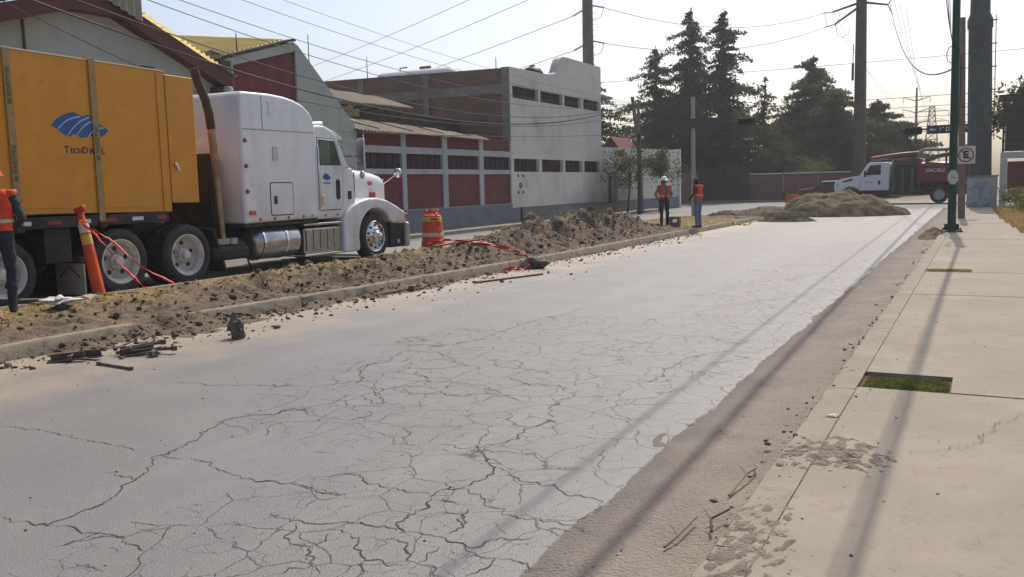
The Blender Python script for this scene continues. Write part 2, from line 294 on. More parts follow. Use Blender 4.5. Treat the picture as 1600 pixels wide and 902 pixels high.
for i, c in enumerate(CRACKS):
    rough_poly(ck, c, .0055 if i not in (4, 9, 10, 36) else .0075, .003, .05)
o = ck.build('crack', M_CRACK, ROAD, fix=False); o['kind'] = 'stuff'
lc = MB(); lc.add([(-16.35,-10,-.004),(-11.6,-10,-.004),(-11.6,49.5,-.004),(-16.35,49.5,-.004)], [(0,1,2,3)])
lc.add([(-11.6,37.6,-.004),(-7.6,37.6,-.004),(-7.6,49.5,-.004),(-11.6,49.5,-.004)], [(0,1,2,3)])
M_ASPH2 = mat('far_asphalt', (.235,.23,.222), .85, (.2,.196,.19), .9, 8, .3, .7, c3=(.3,.28,.25), scale3=3, lo3=.55, hi3=.75, bump=.2, bscale=60)
struct(lc.build('road_far_side', M_ASPH2, fix=False))
cs = MB(); cs.add([(-120,49.3,-.008),(90,49.3,-.008),(90,66,-.008),(-120,66,-.008)], [(0,1,2,3)])
struct(cs.build('cross_street', M_ASPH2, fix=False))
# gutter: strip of dirt between asphalt and kerb
gx_ = np.linspace(-1.95, -.9, 36); gy_ = np.concatenate([np.arange(-6, 16, .05), np.arange(16, 49.4, .14)])
V = []; 
for y in gy_:
    for x in gx_:
        t = (x + 1.66) / .72
        z = -.004 - .05*max(0, -t-.02) + .004*fbm(x*1.5, y*.5, 9, 2.5, 6) + .020*max(0, t) + .05*max(0, t-.6)**1.5 + .010*fbm(x*3, y*.8, 1, 1.6, 5) + .006*fbm(x, y, 4, 9, 3) - .010*math.exp(-((t-.40)/.1)**2) - .008*math.exp(-((t-.62)/.06)**2)
        V.append((x, y, z))
nx, ny = len(gx_), len(gy_); I = np.arange(nx*ny).reshape(ny, nx)
F = np.stack([I[:-1,:-1], I[:-1,1:], I[1:,1:], I[1:,:-1]], -1).reshape(-1, 4)
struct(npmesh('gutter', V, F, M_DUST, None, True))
# sidewalk: slabs and kerb stones, one piece each
SW = thing('sidewalk', None, None, (0, 10, 0)); SW['kind'] = 'structure'
SZ = .12
def slab(x0, x1, y0, y1, dz=0): return MB().box(x0+.003, x1-.003, y0+.0035, y1-.0035, -.05, SZ+dz).build('slab', M_SLAB, SW, bevel=.005)
sy = [-4, -1.2, 1.5, 4.73, 6.70, 8.57, 10.4, 12.34, 13.9, 15.35, 17.1, 19, 21, 23.3, 25.8, 28.5, 31, 34, 37, 41, 45, 49]
def right_edge(y): return float(np.interp(y, [-5, 12, 20, 25, 35, 45, 50], [2.6, 2.4, 1.6, .98, .56, .42, .42]))
for k, (a, b) in enumerate(zip(sy[:-1], sy[1:])):
    xr = right_edge((a+b)/2); dz = random.uniform(-.004, .004)
    if a == 6.70:      # slab with the planting pocket
        slab(-.746, xr, 7.24, b, dz); slab(-.15, xr, a, 7.24, dz+.002)
    elif a == 15.35:
        slab(-.746, xr, 15.75, b, dz); slab(-.1, xr, a, 15.75, dz)
    else: slab(-.746, xr, a, b, dz)
ky = [-4, 0.4, 3.5, 6.6, 9.4, 12.3, 15.4, 18.4, 21.4, 24.4, 27.4, 30.4, 33.4, 37.4, 41.4, 45.4, 49.3]
for a, b in zip(ky[:-1], ky[1:]):
    k = MB(); nn = max(6, int((b-a)/.12)); rings = []
    for i in range(nn+1):
        y = a+.006+(b-a-.012)*i/nn; j = .012*fbm(y, 2, 0, 3, 4); j2 = .01*fbm(y, 7, 0, 4, 4)
        rings.append([(-.945+j, y, -.06), (-.945+j, y, SZ-.03+j2), (-.925+j, y, SZ-.004+j2*.7), (-.747+j2*.5, y, SZ+.003), (-.742+j2*.5, y, -.06)])
    k.loft(rings); k.build('kerb_stone', M_KERB, SW, smooth=40)
jf = MB()
for a, b in ((-4,6.69),(7.25,15.34),(15.76,49.3)): jf.add([(-.775,a,SZ-.006),(-.70,a,SZ-.006),(-.70,b,SZ-.006),(-.775,b,SZ-.006)], [(0,1,2,3)])
for y in sy[1:-1]: jf.add([(-.74 if y not in (6.70,15.35) else -.1,y-.02,SZ-.008),(right_edge(y)-.02,y-.02,SZ-.008),(right_edge(y)-.02,y+.02,SZ-.008),(-.74 if y not in (6.70,15.35) else -.1,y+.02,SZ-.008)], [(0,1,2,3)])
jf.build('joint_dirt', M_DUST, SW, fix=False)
hc = MB()
for pts in ([(-.3,5.1),(.05,5.5),(.2,6.1),(.5,6.6)],[(.1,9.0),(.4,9.5),(.7,10.2)],[(-.7,10.9),(-.3,11.3),(.3,11.5),(1.2,11.4)],[(-.2,2.3),(.3,3.0),(.35,3.6)]): rough_poly(hc, pts, .0035, SZ+.0065, .05)
o = hc.build('crack', M_CRACK, SW, fix=False); o['kind'] = 'stuff'
# left sidewalk along the factory wall
LS = thing('sidewalk_far_side', None, None, (-16.6, 20, 0)); LS['kind'] = 'structure'
for k in range(20):
    MB().box(-17.1, -16.2, -8+k*2.9, -8+k*2.9+2.885, -.05, .11+random.uniform(-.006,.006)).build('slab', M_SLAB, LS, bevel=.01)
    MB().box(-16.194, -16.04, -8+k*2.9, -8+k*2.9+2.88, -.05, .125+random.uniform(-.006,.006)).build('kerb_stone', M_KERB, LS, bevel=.02)
# pockets in the pavement
M_SOIL = mat('pocket_soil', (.1,.08,.05), .95, (.17,.13,.085), 14, 6, bump=.8, bscale=60)
M_GRASS = leafmat('grass_blade', (.09,.125,.03), (.21,.2,.06), 8)
M_STRAW = leafmat('dry_grass', (.42,.32,.13), (.3,.22,.09), 4)
def blades(name, region, count, h, m, label, seed, lean=.6, w=.006, zf=None, parent=None):
    r = np.random.default_rng(seed); P = np.array([region(r) for _ in range(count)]); n = len(P)
    a = r.uniform(0, math.tau, n); L = h*r.uniform(.5, 1.2, n); d = np.stack([np.cos(a), np.sin(a)], 1); ln = lean*L*r.uniform(.2, 1, n)
    p = np.stack([-np.sin(a), np.cos(a)], 1)*w
    z0 = P[:, 2]; V = np.zeros((n, 5, 3))
    V[:,0,:2] = P[:,:2]-p; V[:,1,:2] = P[:,:2]+p; V[:,2,:2] = P[:,:2]+d*ln[:,None]*.35+p*.7; V[:,3,:2] = P[:,:2]+d*ln[:,None]*.35-p*.7; V[:,4,:2] = P[:,:2]+d*ln[:,None]
    V[:,0,2] = V[:,1,2] = z0-.01; V[:,2,2] = V[:,3,2] = z0+L*.6; V[:,4,2] = z0+L*np.sqrt(np.maximum(.1, 1-lean**2))
    b = np.arange(n)[:,None]*5
    F = np.concatenate([b+[0,1,2], b+[0,2,3], b+[3,2,4]])
    o = npmesh(name, V.reshape(-1,3), F, m, parent); o['kind'] = 'stuff'
    if parent is None: tag(o, label, 'grass')
    return o
pk = MB(); pk.add([(-.75,6.69,.088),(-.14,6.69,.088),(-.14,7.26,.088),(-.75,7.26,.088)], [(0,1,2,3)]); pk.add([(-.75,15.3,.105),(-.08,15.3,.105),(-.08,15.8,.105),(-.75,15.8,.105)], [(0,1,2,3)])
struct(pk.build('planting_soil', M_SOIL, fix=False))
blades('grass', lambda r: next(p for p in iter(lambda: (r.uniform(-.72,-.165), 6.715+.51*r.uniform()**1.1, .085), None) if fbm(p[0], p[1], 6, 7, 4) > -.5+.25*(p[1]>7.16)), 6500, .035, M_GRASS, 'green grass filling the rectangular pocket in the pavement', 3, .75, .004)
blades('dry_grass', lambda r: (r.uniform(-.7,-.12), r.uniform(15.37,15.73), .105), 2500, .04, M_STRAW, 'dry brown grass in the farther pavement pocket', 4, .8, .006)
# ------------------------------------------------------------------ median: soil, ridge of spoil, spilled dirt
AY = [2,4,6,7,8.8,10.8,12.5,15.5,16.6,18.4,20.5,22,24,25.4,27,28.5,33,35,38]
AH = [.03,.04,.08,.13,.17,.22,.27,.26,.33,.58,.60,.68,.56,.38,.12,.02,.01,.04,0]
SPY = [2,5.6,6.3,7.0,7.8,8.6,10,12,13.5,15,18,22,26,30,38]
SPH = [.03,.05,.12,.20,.2,.12,.08,.13,.06,.06,.04,.05,.035,.02,.02]
def hmed(x, y):
    kx = KX(y); A = float(np.interp(y, AY, AH)); S = float(np.interp(y, SPY, SPH)); d = x-kx
    n1 = fbm(x, y, 0, 1.5, 5); n2 = fbm(x, y, 3, 5.5, 4); n3 = fbm(x, y, 8, 16, 2)
    if d > -.16:          # on the road side
        z = -.045 + S*math.exp(-max(0, d)/.38)*(1+.7*n1) + .035*n2*min(1, S*9)*math.exp(-max(0,d)/.6) + .012*n3*math.exp(-max(0,d)/.5)
        if d < 0: z = min(z, .135 + S*.25) if S > .1 else min(z, .10)
        return z
    xc = kx-1.35; w = .62 if x > xc else .75
    r = math.exp(-((x-xc)/w)**2)
    edge = min(1, (-.16-d)/.22)
    z = .125 + edge*(A*r*(1+.45*n1) + (.04+.15*A)*n2 + .07*n3*(0.3+A) + .03*n1)
    if x < -11.45: z = min(z, .13)
    return z
def hz(x, y): return hmed(x, y)
mx = np.linspace(-11.66, -6.7, 84); my = np.concatenate([np.arange(1.5, 14, .055), np.arange(14, 38, .09)])
V = np.array([(x, y, hmed(x, y)) for y in my for x in mx]); nx, ny = len(mx), len(my); I = np.arange(nx*ny).reshape(ny, nx)
F = np.stack([I[:-1,:-1], I[:-1,1:], I[1:,1:], I[1:,:-1]], -1).reshape(-1, 4)
M_DIRT = mat('spoil_dirt', (.105,.08,.058), .95, (.17,.133,.096), 3.0, 9, .3, .7, bump=1.0, bscale=30, c3=(.052,.04,.03), scale3=11, lo3=.5, hi3=.68)
n, l = NT(M_DIRT); b = n['Principled BSDF']; src = b.inputs['Base Color'].links[0].from_socket
at = n.new('ShaderNodeAttribute'); at.attribute_name = 'straw'; q = n.new('ShaderNodeMix'); q.data_type = 'RGBA'
l.new(at.outputs['Fac'], q.inputs[0]); l.new(src, q.inputs[6]); q.inputs[7].default_value = (.34,.26,.1,1); l.new(q.outputs[2], b.inputs['Base Color'])
def straw(x, y):
    kx = KX(y); far = np.interp(x, [kx-2.4, kx-1.5], [1, 0]); near = 0
    if y < 15: near = np.interp(x, [kx-1.9, kx-.75], [1, .0]) * np.interp(y, [12, 15.5], [1, 0])
    if y > 27.5: near = np.interp(y, [27.5, 29], [0, .9]) * (1 if x < kx-.15 else 0) * np.interp(y, [33.5, 35.5], [1, .1])
    return float(max(0, min(1, max(far*np.interp(y, [14, 18], [1, .35]), near) * (.62+.95*fbm(x, y, 2, 2.3, 5)))))
md = npmesh('median', V, F, M_DIRT, None, True); struct(md)
at = md.data.attributes.new('straw', 'FLOAT', 'POINT'); at.data.foreach_set('value', np.array([straw(p[0], p[1]) for p in V], dtype=np.float32))
mk = [1.6, 4.3, 6.95, 7.75, 9.6, 12.4, 15.2, 18, 20.8, 23.6, 26.4, 29.2, 32, 34.8, 37.2]
for a, bb in zip(mk[:-1], mk[1:]):
    if a == 6.95: continue         # broken away under the dirt
    k = MB(); nn = int((bb-a)/.15); rings = []
    for i in range(nn+1):
        y = a+.01+(bb-a-.02)*i/nn; x = KX(y); j = .01*fbm(y, 4, 0, 3, 4); e = .012*fbm(y, 9, 0, 5, 3)
        rings.append([(x-.14, y, -.06), (x-.14, y, .15+j), (x-.03, y, .152+j+e), (x-.008+e, y, .13+e), (x+.02+j, y, -.06)])
    k.loft(rings); k.build('kerb_stone', M_KERB2, md, smooth=40)
k = MB().box(-11.78, -11.655, 1.5, 37.6, -.06, .14); k.build('kerb_stone', M_KERB2, md, bevel=.015)
# clods and pebbles
def clods(name, n, pos, size, m, label, cat, seed, sub=1, parent=None):
    r = random.Random(seed); protos = []
    for s_ in range(8):
        t = MB().blob((0,0,0), 1, sub, .42, s_+seed, (1, r.uniform(.6,.95), r.uniform(.45,.8))); protos.append((np.array(t.v), np.array(t.f)))
    Vs, Fs, o = [], [], 0
    for i in range(n):
        x, y, z = pos(r); s_ = size(r); pv, pf = protos[r.randrange(8)]; a = r.uniform(0, 6.28); c, s2 = math.cos(a), math.sin(a)
        q = np.stack([pv[:,0]*c-pv[:,1]*s2, pv[:,0]*s2+pv[:,1]*c, pv[:,2]], 1)*s_ + (x, y, z+s_*.25)
        Vs.append(q); Fs.append(pf+o); o += len(pv)
    ob = npmesh(name, np.concatenate(Vs), np.concatenate(Fs), m, parent, True); ob['kind'] = 'stuff'
    if parent is None: tag(ob, label, cat)
    return ob
M_CLOD = mat('clod', (.1,.077,.055), .95, (.155,.12,.086), 6, 6, bump=.8, bscale=50)
def pos_ridge(r):
    while True:
        y = r.uniform(4, 28); x = KX(y)-abs(r.gauss(1.05, .5))
        if r.random() < .25+float(np.interp(y, AY, AH))*1.5 and x > -11.4: return x, y, hmed(x, y)
clods('dirt_clods', 4200, pos_ridge, lambda r: min(.065, .008+r.expovariate(1/.012)), M_CLOD, 'loose clods of brown earth along the ridge on the median', 'earth', 11)
def pos_spill(r):
    while True:
        y = r.uniform(4.5, 27); d = r.expovariate(1/.3); S = float(np.interp(y, SPY, SPH))
        if r.random() < S*5+.06: return KX(y)+d, y, max(.0, hmed(KX(y)+d, y))
clods('spilled_clods', 1900, pos_spill, lambda r: min(.05, .005+r.expovariate(1/.009)), M_CLOD, 'crumbs of earth spilled over the kerb onto the road', 'earth', 12)
M_PEB = mat('pebble', (.13,.115,.1), .9, (.26,.225,.19), 9, 4)
clods('pebbles', 1500, lambda r: (lambda x, y: (x, y, SZ if x > -.92 else (-.005 if x > -1.6 else 0)))(r.choice([r.uniform(-7.5,-1.7), r.uniform(-1.6,1.6), r.uniform(-1.6,-.4)]), 2+r.random()**1.6*18),
      lambda r: min(.011, .002+r.expovariate(1/.0022)), M_PEB, 'scattered grit on road and pavement', 'grit', 13)
clods('gutter_clods', 420, lambda r: (lambda y: (-.95+r.gauss(0,.06), y, .05 if r.random()<.6 else .11))(1.8+r.random()**2*24), lambda r: min(.022, .004+r.expovariate(1/.006)), M_PEB, 'crumbs of dirt lying along the right kerb', 'grit', 14)
def pos_straw(r):
    while True:
        y = r.uniform(3.5, 34); x = r.uniform(-11.5, KX(y)-.2)
        if r.random() < straw(x, y): return x, y, hmed(x, y)
blades('dry_grass', pos_straw, 15000, .06, M_STRAW, 'trampled straw yellow grass on the median beside the truck', 5, .85, .005)
# spoil heap at the far end of the median and the dark mound beside it
M_HEAP = mat('heap_dirt', (.105,.08,.046), .95, (.145,.112,.064), 1.6, 9, .3, .7, bump=1.0, bscale=22, c3=(.07,.054,.033), scale3=7, lo3=.5, hi3=.7)
def heap(name, cx, cy, rx, ry, h, m, label, seed, flat=1.6, rough=.07, n=110):
    V = []
    for j in range(n):
        for i in range(n):
            u, v_ = -1.15+2.3*i/(n-1), -1.15+2.3*j/(n-1); x, y = cx+u*rx, cy+v_*ry
            d = math.hypot(u, v_)*(1+.28*fbm(x, y, seed, .55, 3)); t = max(0, 1-d**flat)
            V.append((x, y, h*t*(1+.25*fbm(x, y, seed+2, .8, 4)) + rough*t**.4*fbm(x, y, seed+5, 3.2, 5) - .03 - (.1 if t <= 0 else 0)))
    I = np.arange(n*n).reshape(n, n); F = np.stack([I[:-1,:-1], I[:-1,1:], I[1:,1:], I[1:,:-1]], -1).reshape(-1, 4)
    return tag(npmesh(name, V, F, m, None, True), label, 'dirt heap')
heap('dirt_heap', -5.55, 41.2, 2.75, 2.0, 1.06, M_HEAP, 'big brown heap of dug earth at the end of the road', 3, 1.9)
heap('dirt_heap', -8.4, 41.0, 2.3, 1.6, .42, M_DIRT, 'low spread of brown earth left of the big heap', 8, 1.7)
M_DARKDIRT = mat('dark_spoil', (.075,.07,.055), .95, (.13,.115,.085), 4, 8, bump=1, bscale=25)
heap('dark_mound', -6.6, 35.6, 1.25, .9, .36, M_DARKDIRT, 'small dark mound with dead weeds at the median tip', 21, 1.6, .12, 60)
heap('dark_mound', -9.3, 38.3, 1.9, 1.0, .38, M_DARKDIRT, 'long dark mound between the two workers and the big heap', 25, 1.6, .14, 60)
heap('rubble_pile', -1.05, 25.6, .42, 1.0, .26, M_HEAP, 'small pile of dirt and dry weeds beside the green pole', 31, 1.6, .08, 50)
# dirt smears on the pavement edge
M_SMEAR = mat('dry_mud', (.17,.148,.12), .95, (.25,.215,.175), 10, 7, bump=1, bscale=60)
for cx, cy, rx, ry, s_ in ((-.70,4.95,.36,.36,40),(-.80,3.45,.22,.75,41)):
    V = []; n = 46
    for j in range(n):
        for i in range(n):
            u, v_ = -1+2*i/(n-1), -1+2*j/(n-1); x, y = cx+u*rx, cy+v_*ry
            d = math.hypot(u, v_); t = fbm(x, y, s_, 19, 6)*.026+.011*(1-d*1.5)-.003
            V.append((x, y, -.06 if x < -.925 else SZ+max(-.012, min(.02, t)) if d < 1 else SZ-.02))
    I = np.arange(n*n).reshape(n, n); F = np.stack([I[:-1,:-1], I[:-1,1:], I[1:,1:], I[1:,:-1]], -1).reshape(-1, 4)
    o = npmesh('dried_mud', V, F, M_SMEAR, None, True); tag(o, ['flaky dried mud across the pavement edge, nearest the twigs','flaky dried mud on the kerb, nearest the bottom of the picture','thin dried mud along the kerb face'][s_-40], 'mud')
# ------------------------------------------------------------------ factory buildings along the left side
M_WHITEW = mat('white_render', (.63,.61,.54), .9, (.54,.52,.46), .5, 8, .3, .75, bump=.2, bscale=60, c3=(.4,.385,.35), scale3=1.1, lo3=.56, hi3=.8)
def add_dark_patch(m, cy, cz, ry, rz, col, k=.8):
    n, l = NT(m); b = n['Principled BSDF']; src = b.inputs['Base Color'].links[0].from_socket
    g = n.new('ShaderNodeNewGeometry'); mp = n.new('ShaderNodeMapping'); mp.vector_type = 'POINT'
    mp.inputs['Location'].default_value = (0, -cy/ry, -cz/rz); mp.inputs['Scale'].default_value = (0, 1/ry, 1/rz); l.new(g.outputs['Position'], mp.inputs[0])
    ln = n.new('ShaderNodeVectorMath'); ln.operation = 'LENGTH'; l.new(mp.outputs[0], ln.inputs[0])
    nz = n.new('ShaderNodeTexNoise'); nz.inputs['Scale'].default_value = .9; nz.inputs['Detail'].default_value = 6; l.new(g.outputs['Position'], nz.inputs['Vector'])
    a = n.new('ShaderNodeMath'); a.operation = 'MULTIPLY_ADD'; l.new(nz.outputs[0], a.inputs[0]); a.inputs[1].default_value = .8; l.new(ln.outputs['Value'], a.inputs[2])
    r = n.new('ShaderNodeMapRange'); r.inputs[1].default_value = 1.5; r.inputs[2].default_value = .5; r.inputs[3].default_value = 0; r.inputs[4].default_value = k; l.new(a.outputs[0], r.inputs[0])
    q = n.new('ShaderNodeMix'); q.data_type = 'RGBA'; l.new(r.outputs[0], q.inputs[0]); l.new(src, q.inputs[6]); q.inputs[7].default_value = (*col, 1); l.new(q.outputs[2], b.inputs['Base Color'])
M_BASE = mat('blue_grey_dado', (.17,.19,.21), .85, (.135,.15,.165), 1.2, 7, bump=.15, bscale=50, c3=(.23,.24,.245), scale3=3, lo3=.58, hi3=.75)
add_layer(M_WHITEW, (.4,.38,.34), .4, 1.0, .5, .8, (1,2.2,.18)); add_layer(M_WHITEW, (.3,.28,.25), .5, 1.0, .45, .7, (1,.8,.8), .7, 1.6)
for m_ in (M_WHITEW, M_BASE): add_dark_patch(m_, 43.2, .5, 4.6, 1.9, (.055,.057,.055), .82)  # soft-edged dark ellipse low on the wall, around the start of the yard wall
M_GREYW = mat('grey_green_render', (.4,.42,.37), .9, (.34,.36,.315), .6, 8, .3, .7, bump=.2, bscale=50, c3=(.3,.315,.28), scale3=2.2, lo3=.6, hi3=.8)
M_PIER = mat('pale_grey_paint', (.44,.45,.45), .85, (.37,.38,.38), 1.5, 7, bump=.15, bscale=60)
M_RED = mat('maroon_paint', (.145,.038,.036), .8, (.115,.032,.031), 1.4, 8, .3, .7, bump=.25, bscale=40, c3=(.14,.05,.047), scale3=9, lo3=.6, hi3=.8)
M_FASC = mat('maroon_fascia', (.12,.05,.05), .8, (.085,.04,.04), 2, 7, bump=.15)
M_DGLASS = mat('dusty_dark_glass', (.05,.028,.03), .65, (.07,.042,.042), 3, 5, spec=.08)
M_BAR = mat('window_bar', (.03,.026,.028), .8, spec=.1)
M_ASB = mat('fibre_cement_sheet', (.3,.26,.2), .9, (.22,.19,.15), 1.2, 8, .3, .7, c3=(.36,.33,.27), scale3=6, lo3=.58, hi3=.75)
M_SHEET = mat('galvanised_sheet', (.34,.35,.28), .6, (.27,.28,.22), 2.5, 7, metal=.2)
M_YEL = leafmat('fibreglass_sheet', (.9,.84,.56), (.84,.75,.46), .8)
next(n_ for n_ in M_YEL.node_tree.nodes if n_.type == 'MIX_SHADER').inputs[0].default_value = .78
M_DARKIN = mat('dark_timber', (.06,.05,.042), .9, (.09,.075,.06), 3)
def brick_mat():
    m = mat('brick_wall', (.2,.12,.085), .92, (.15,.1,.075), 1.0, 7); n, l = NT(m); b = n['Principled BSDF']; src = b.inputs['Base Color'].links[0].from_socket
    g = n.new('ShaderNodeNewGeometry'); s = n.new('ShaderNodeSeparateXYZ'); l.new(g.outputs['Position'], s.inputs[0]); c = n.new('ShaderNodeCombineXYZ'); l.new(s.outputs[0], c.inputs[0]); l.new(s.outputs[2], c.inputs[1])
    t = n.new('ShaderNodeTexBrick'); t.inputs['Scale'].default_value = 1; t.inputs['Brick Width'].default_value = .24; t.inputs['Row Height'].default_value = .075; t.inputs['Mortar Size'].default_value = .007
    t.inputs['Color1'].default_value = (.22,.115,.075,1); t.inputs['Color2'].default_value = (.14,.09,.07,1); t.inputs['Mortar'].default_value = (.25,.22,.19,1); l.new(c.outputs[0], t.inputs['Vector'])
    q = n.new('ShaderNodeMix'); q.data_type = 'RGBA'; q.inputs[0].default_value = .78; l.new(src, q.inputs[6]); l.new(t.outputs[0], q.inputs[7]); l.new(q.outputs[2], b.inputs['Base Color'])
    return m
M_BRICK = brick_mat()
M_CONC = mat('raw_concrete', (.27,.25,.22), .9, (.21,.195,.17), 1.4, 8, bump=.3, bscale=40)
WX = -17.0
add_layer(M_GREYW, (.26,.27,.24), .5, 1.0, .5, .78, (1,2.6,.2)); add_layer(M_PIER, (.25,.25,.245), .5, 1.0, .5, .75, (1,3,.4)); add_layer(M_RED, (.19,.1,.09), .35, 1.0, .5, .75, (1,3,.3)); add_layer(M_BASE, (.27,.25,.22), .5, 1.4, .45, .7, (1,1,1), .1, .5); add_layer(M_CONC, (.14,.13,.12), .5, 1.2, .45, .75, (1,1,.3)); add_layer(M_ASB, (.13,.11,.09), .5, 2.0, .5, .7)
def corrugated(name, m, parent, p0, du, dv, nu, amp=.02, pitch=.15, thick=.008):
    """corrugated sheet: p0 corner, du across the ribs (full vector), dv along the ribs"""
    p0, du, dv = Vector(p0), Vector(du), Vector(dv); nrm = du.cross(dv).normalized(); L = du.length; k = max(4, int(L/pitch*8)); a, b = [], []
    v = []
    for i in range(k+1):
        w = nrm*amp*math.sin(i/8*math.tau); p = p0+du*(i/k)+w; v += [p, p+dv, p-nrm*thick, p+dv-nrm*thick]
    f = []
    for i in range(k):
        o = 4*i; f += [(o,o+4,o+5,o+1), (o+2,o+3,o+7,o+6), (o,o+2,o+6,o+4), (o+1,o+5,o+7,o+3)]
    f += [(0,1,3,2), (4*k,4*k+2,4*k+3,4*k+1)]
    t = MB(); t.add(v, f); return t.build(name, m, parent, smooth=50)
# --- warehouse with the shallow gable
W1 = thing('warehouse', 'grey green gabled warehouse with maroon eaves behind the yellow box', 'building', (-20, 11, 0))
MB().prism([(2.5,0),(16.95,0),(16.95,4.2),(13.8,5.48),(12.7,5.46),(2.5,2.3)], 'x', WX-.3, WX).build('wall', M_GREYW, W1)
for a in (11.75,): MB().box(WX, WX+.03, a-.025, a+.025, .1, 5.13).build('downpipe', M_DARKIN, W1)
def band(name, m, pts, x0, x1, lo, hi, parent, bevel=0):
    """strip following a (y,z) polyline, from z+lo to z+hi"""
    t = MB()
    for (y0,z0),(y1,z1) in zip(pts[:-1], pts[1:]): t.prism([(y0,z0+lo),(y1,z1+lo),(y1,z1+hi),(y0,z0+hi)], 'x', x0, x1)
    return t.build(name, m, parent)
band('fascia', M_FASC, [(2.5,2.28),(12.7,5.44),(13.8,5.46)], WX-.1, WX+.32, .0, .36, W1)
band('fascia', M_FASC, [(13.803,5.46),(17.1,4.12)], WX-.1, WX+.3, .0, .36, W1)
for k in range(6):
    a = 13.9+k*.55; z = 5.78-(a-13.8)*.406
    corrugated('roof_sheet', M_YEL if k in (1,2,3,4) else M_ASB, W1, (WX+.36, a, z+.1), (0,.56,-.56*.406), (-9,0,.0), 10, .025, .14)
for k in range(8):
    a = 3+k*1.2; z = 2.72+(a-2.5)*.31
    corrugated('roof_sheet', M_DARKIN, W1, (WX+.4, a, z), (0,1.21,1.21*.31), (-9,0,0), 10, .025, .16)
MB().tube([(WX+.45,3,3.0),(WX+.45,12.1,5.80)], .04, 8).build('gutter_pipe', M_PIER, W1)
corrugated('monitor_cladding', M_SHEET, W1, (WX+.40, 12.75, 6.02), (0,1.6,-.62), (0,0,1.6), 10, .04, .2)
corrugated('monitor_cladding', M_SHEET, W1, (WX+.38, 14.36, 5.42), (-4,0,0), (0,0,1.6), 10, .04, .2)
corrugated('monitor_roof', M_YEL, W1, (WX+.5, 12.6, 7.3), (0,2.5,-.75), (-5,0,0), 10, .03, .2)
MB().box(WX-1.5, WX+.1, 16.9, 17.25, 4.25, 4.9).blob((WX-.1,16.6,4.9), .3, 2, .4, 3, (1,1.3,.6)).build('valley_gutter', M_DARKIN, W1)
MB().box(WX, WX+.25, 16.6, 17.0, 2.6, 4.2).build('recess_panel', M_FASC, W1)
MB().lathe([(.0,0),(.1,0),(.12,.05),(.12,.28),(.09,.32),(0,.32)], (WX+.35, 16.85, 3.9), 'z', 12).build('floodlight', M_PIER, W1, smooth=40)
# --- second shed with the sawtooth front
W2 = thing('sawtooth_shed', 'grey shed front with maroon panel and one steep slanting side', 'building', (-20, 19.7, 0))
wallp = MB()
wallp.prism([(17.0,0),(17.42,0),(17.42,4.83),(19.82,5.46),(19.82,0),(22.38,0),(22.38,3.55),(19.95,5.62),(19.75,5.70),(17.0,4.92)], 'x', WX-.3, WX)
wallp.build('wall', M_GREYW, W2)
MB().prism([(17.42,.0),(19.82,.0),(19.82,5.46),(17.42,4.83)], 'x', WX-.2, WX-.06).build('panel', M_RED, W2)
for z in (1.3, 2.6): MB().box(WX, WX+.012, 19.86, 22.36, z, z+.03).build('joint', M_DARKIN, W2)
MB().prism([(16.95,4.93),(19.72,5.72),(19.80,5.72),(19.80,5.78),(19.70,5.78),(16.95,4.99)], 'x', WX-.3, WX+.06).build('coping', M_DARKIN, W2)
for k in range(4):
    a = 17.0+k*.68
    corrugated('roof_sheet', M_YEL, W2, (WX-.35, a, 5.0+(a-17)*.29), (0,.69,.2), (-6,0,.75), 8, .03, .17)
corrugated('roof_sheet', M_ASB, W2, (WX-.3, 19.8, 5.72), (0,2.6,-2.1), (-9,0,.2), 8, .03, .17)
# --- panel wall and lean-to
W3 = thing('panel_wall', 'low factory front of maroon panels in pale grey frames under a lean-to roof', 'building', (-18, 27.5, 0))
PY = [22.4, 24.82, 25.06, 27.36, 27.68, 30.0, 30.31, 32.55]
MB().box(WX-.25, WX+.02, 22.385, 32.62, 0, .88).build('dado', M_BASE, W3)
for z0, z1 in ((.88,.9),(2.08,2.25),(2.76,2.98)): MB().box(WX-.25, WX+.0, 22.39, 32.6, z0+.001, z1).build('rail', M_PIER, W3)
for a, b in ((22.39,22.42),(24.82,25.06),(27.36,27.68),(30.0,30.31),(32.55,32.6)): MB().box(WX-.25, WX+.006, a, b, .884, 3.42).build('pier', M_PIER, W3)
for a, b in zip(PY[::2], PY[1::2]):
    zt = 3.42
    MB().box(WX-.2, WX-.05, a, b, .9, 2.08).build('panel', M_RED, W3)
    MB().box(WX-.2, WX-.06, a, b, 2.98, zt).build('panel', M_RED, W3)
    w = MB().box(WX-.2, WX-.10, a, b, 2.25, 2.76).build('window', M_DGLASS, W3)
    t = MB()
    for i in range(1, 6): yy = a+(b-a)*i/6; t.box(WX-.1, WX-.085, yy-.012, yy+.012, 2.26, 2.75)
    t.build('glazing_bars', M_BAR, w)
for k in range(6):
    a = 22.3+k*1.05; b = a+1.04; top = -19.0
    corrugated('roof_sheet', M_ASB, W3, (WX+.28+.0*k, a, 3.40), (0,1.04,-.01), (-2.1+.18*k,0,.62-.05*k), 8, .025, .17)
for k in range(2):
    a = 28.6+k*.9; corrugated('roof_sheet', M_ASB, W3, (WX+.26, a, 3.38), (0,.88,0), (-1.0+.4*k,0,.3-.1*k), 8, .025, .17)
for k in range(4): MB().tube([(WX+.3, 23.2+k*1.9, 3.48), (WX-1.6, 22.5+k*1.9, 4.05)], .018, 6).build('roof_cable', M_DARKIN, W3)
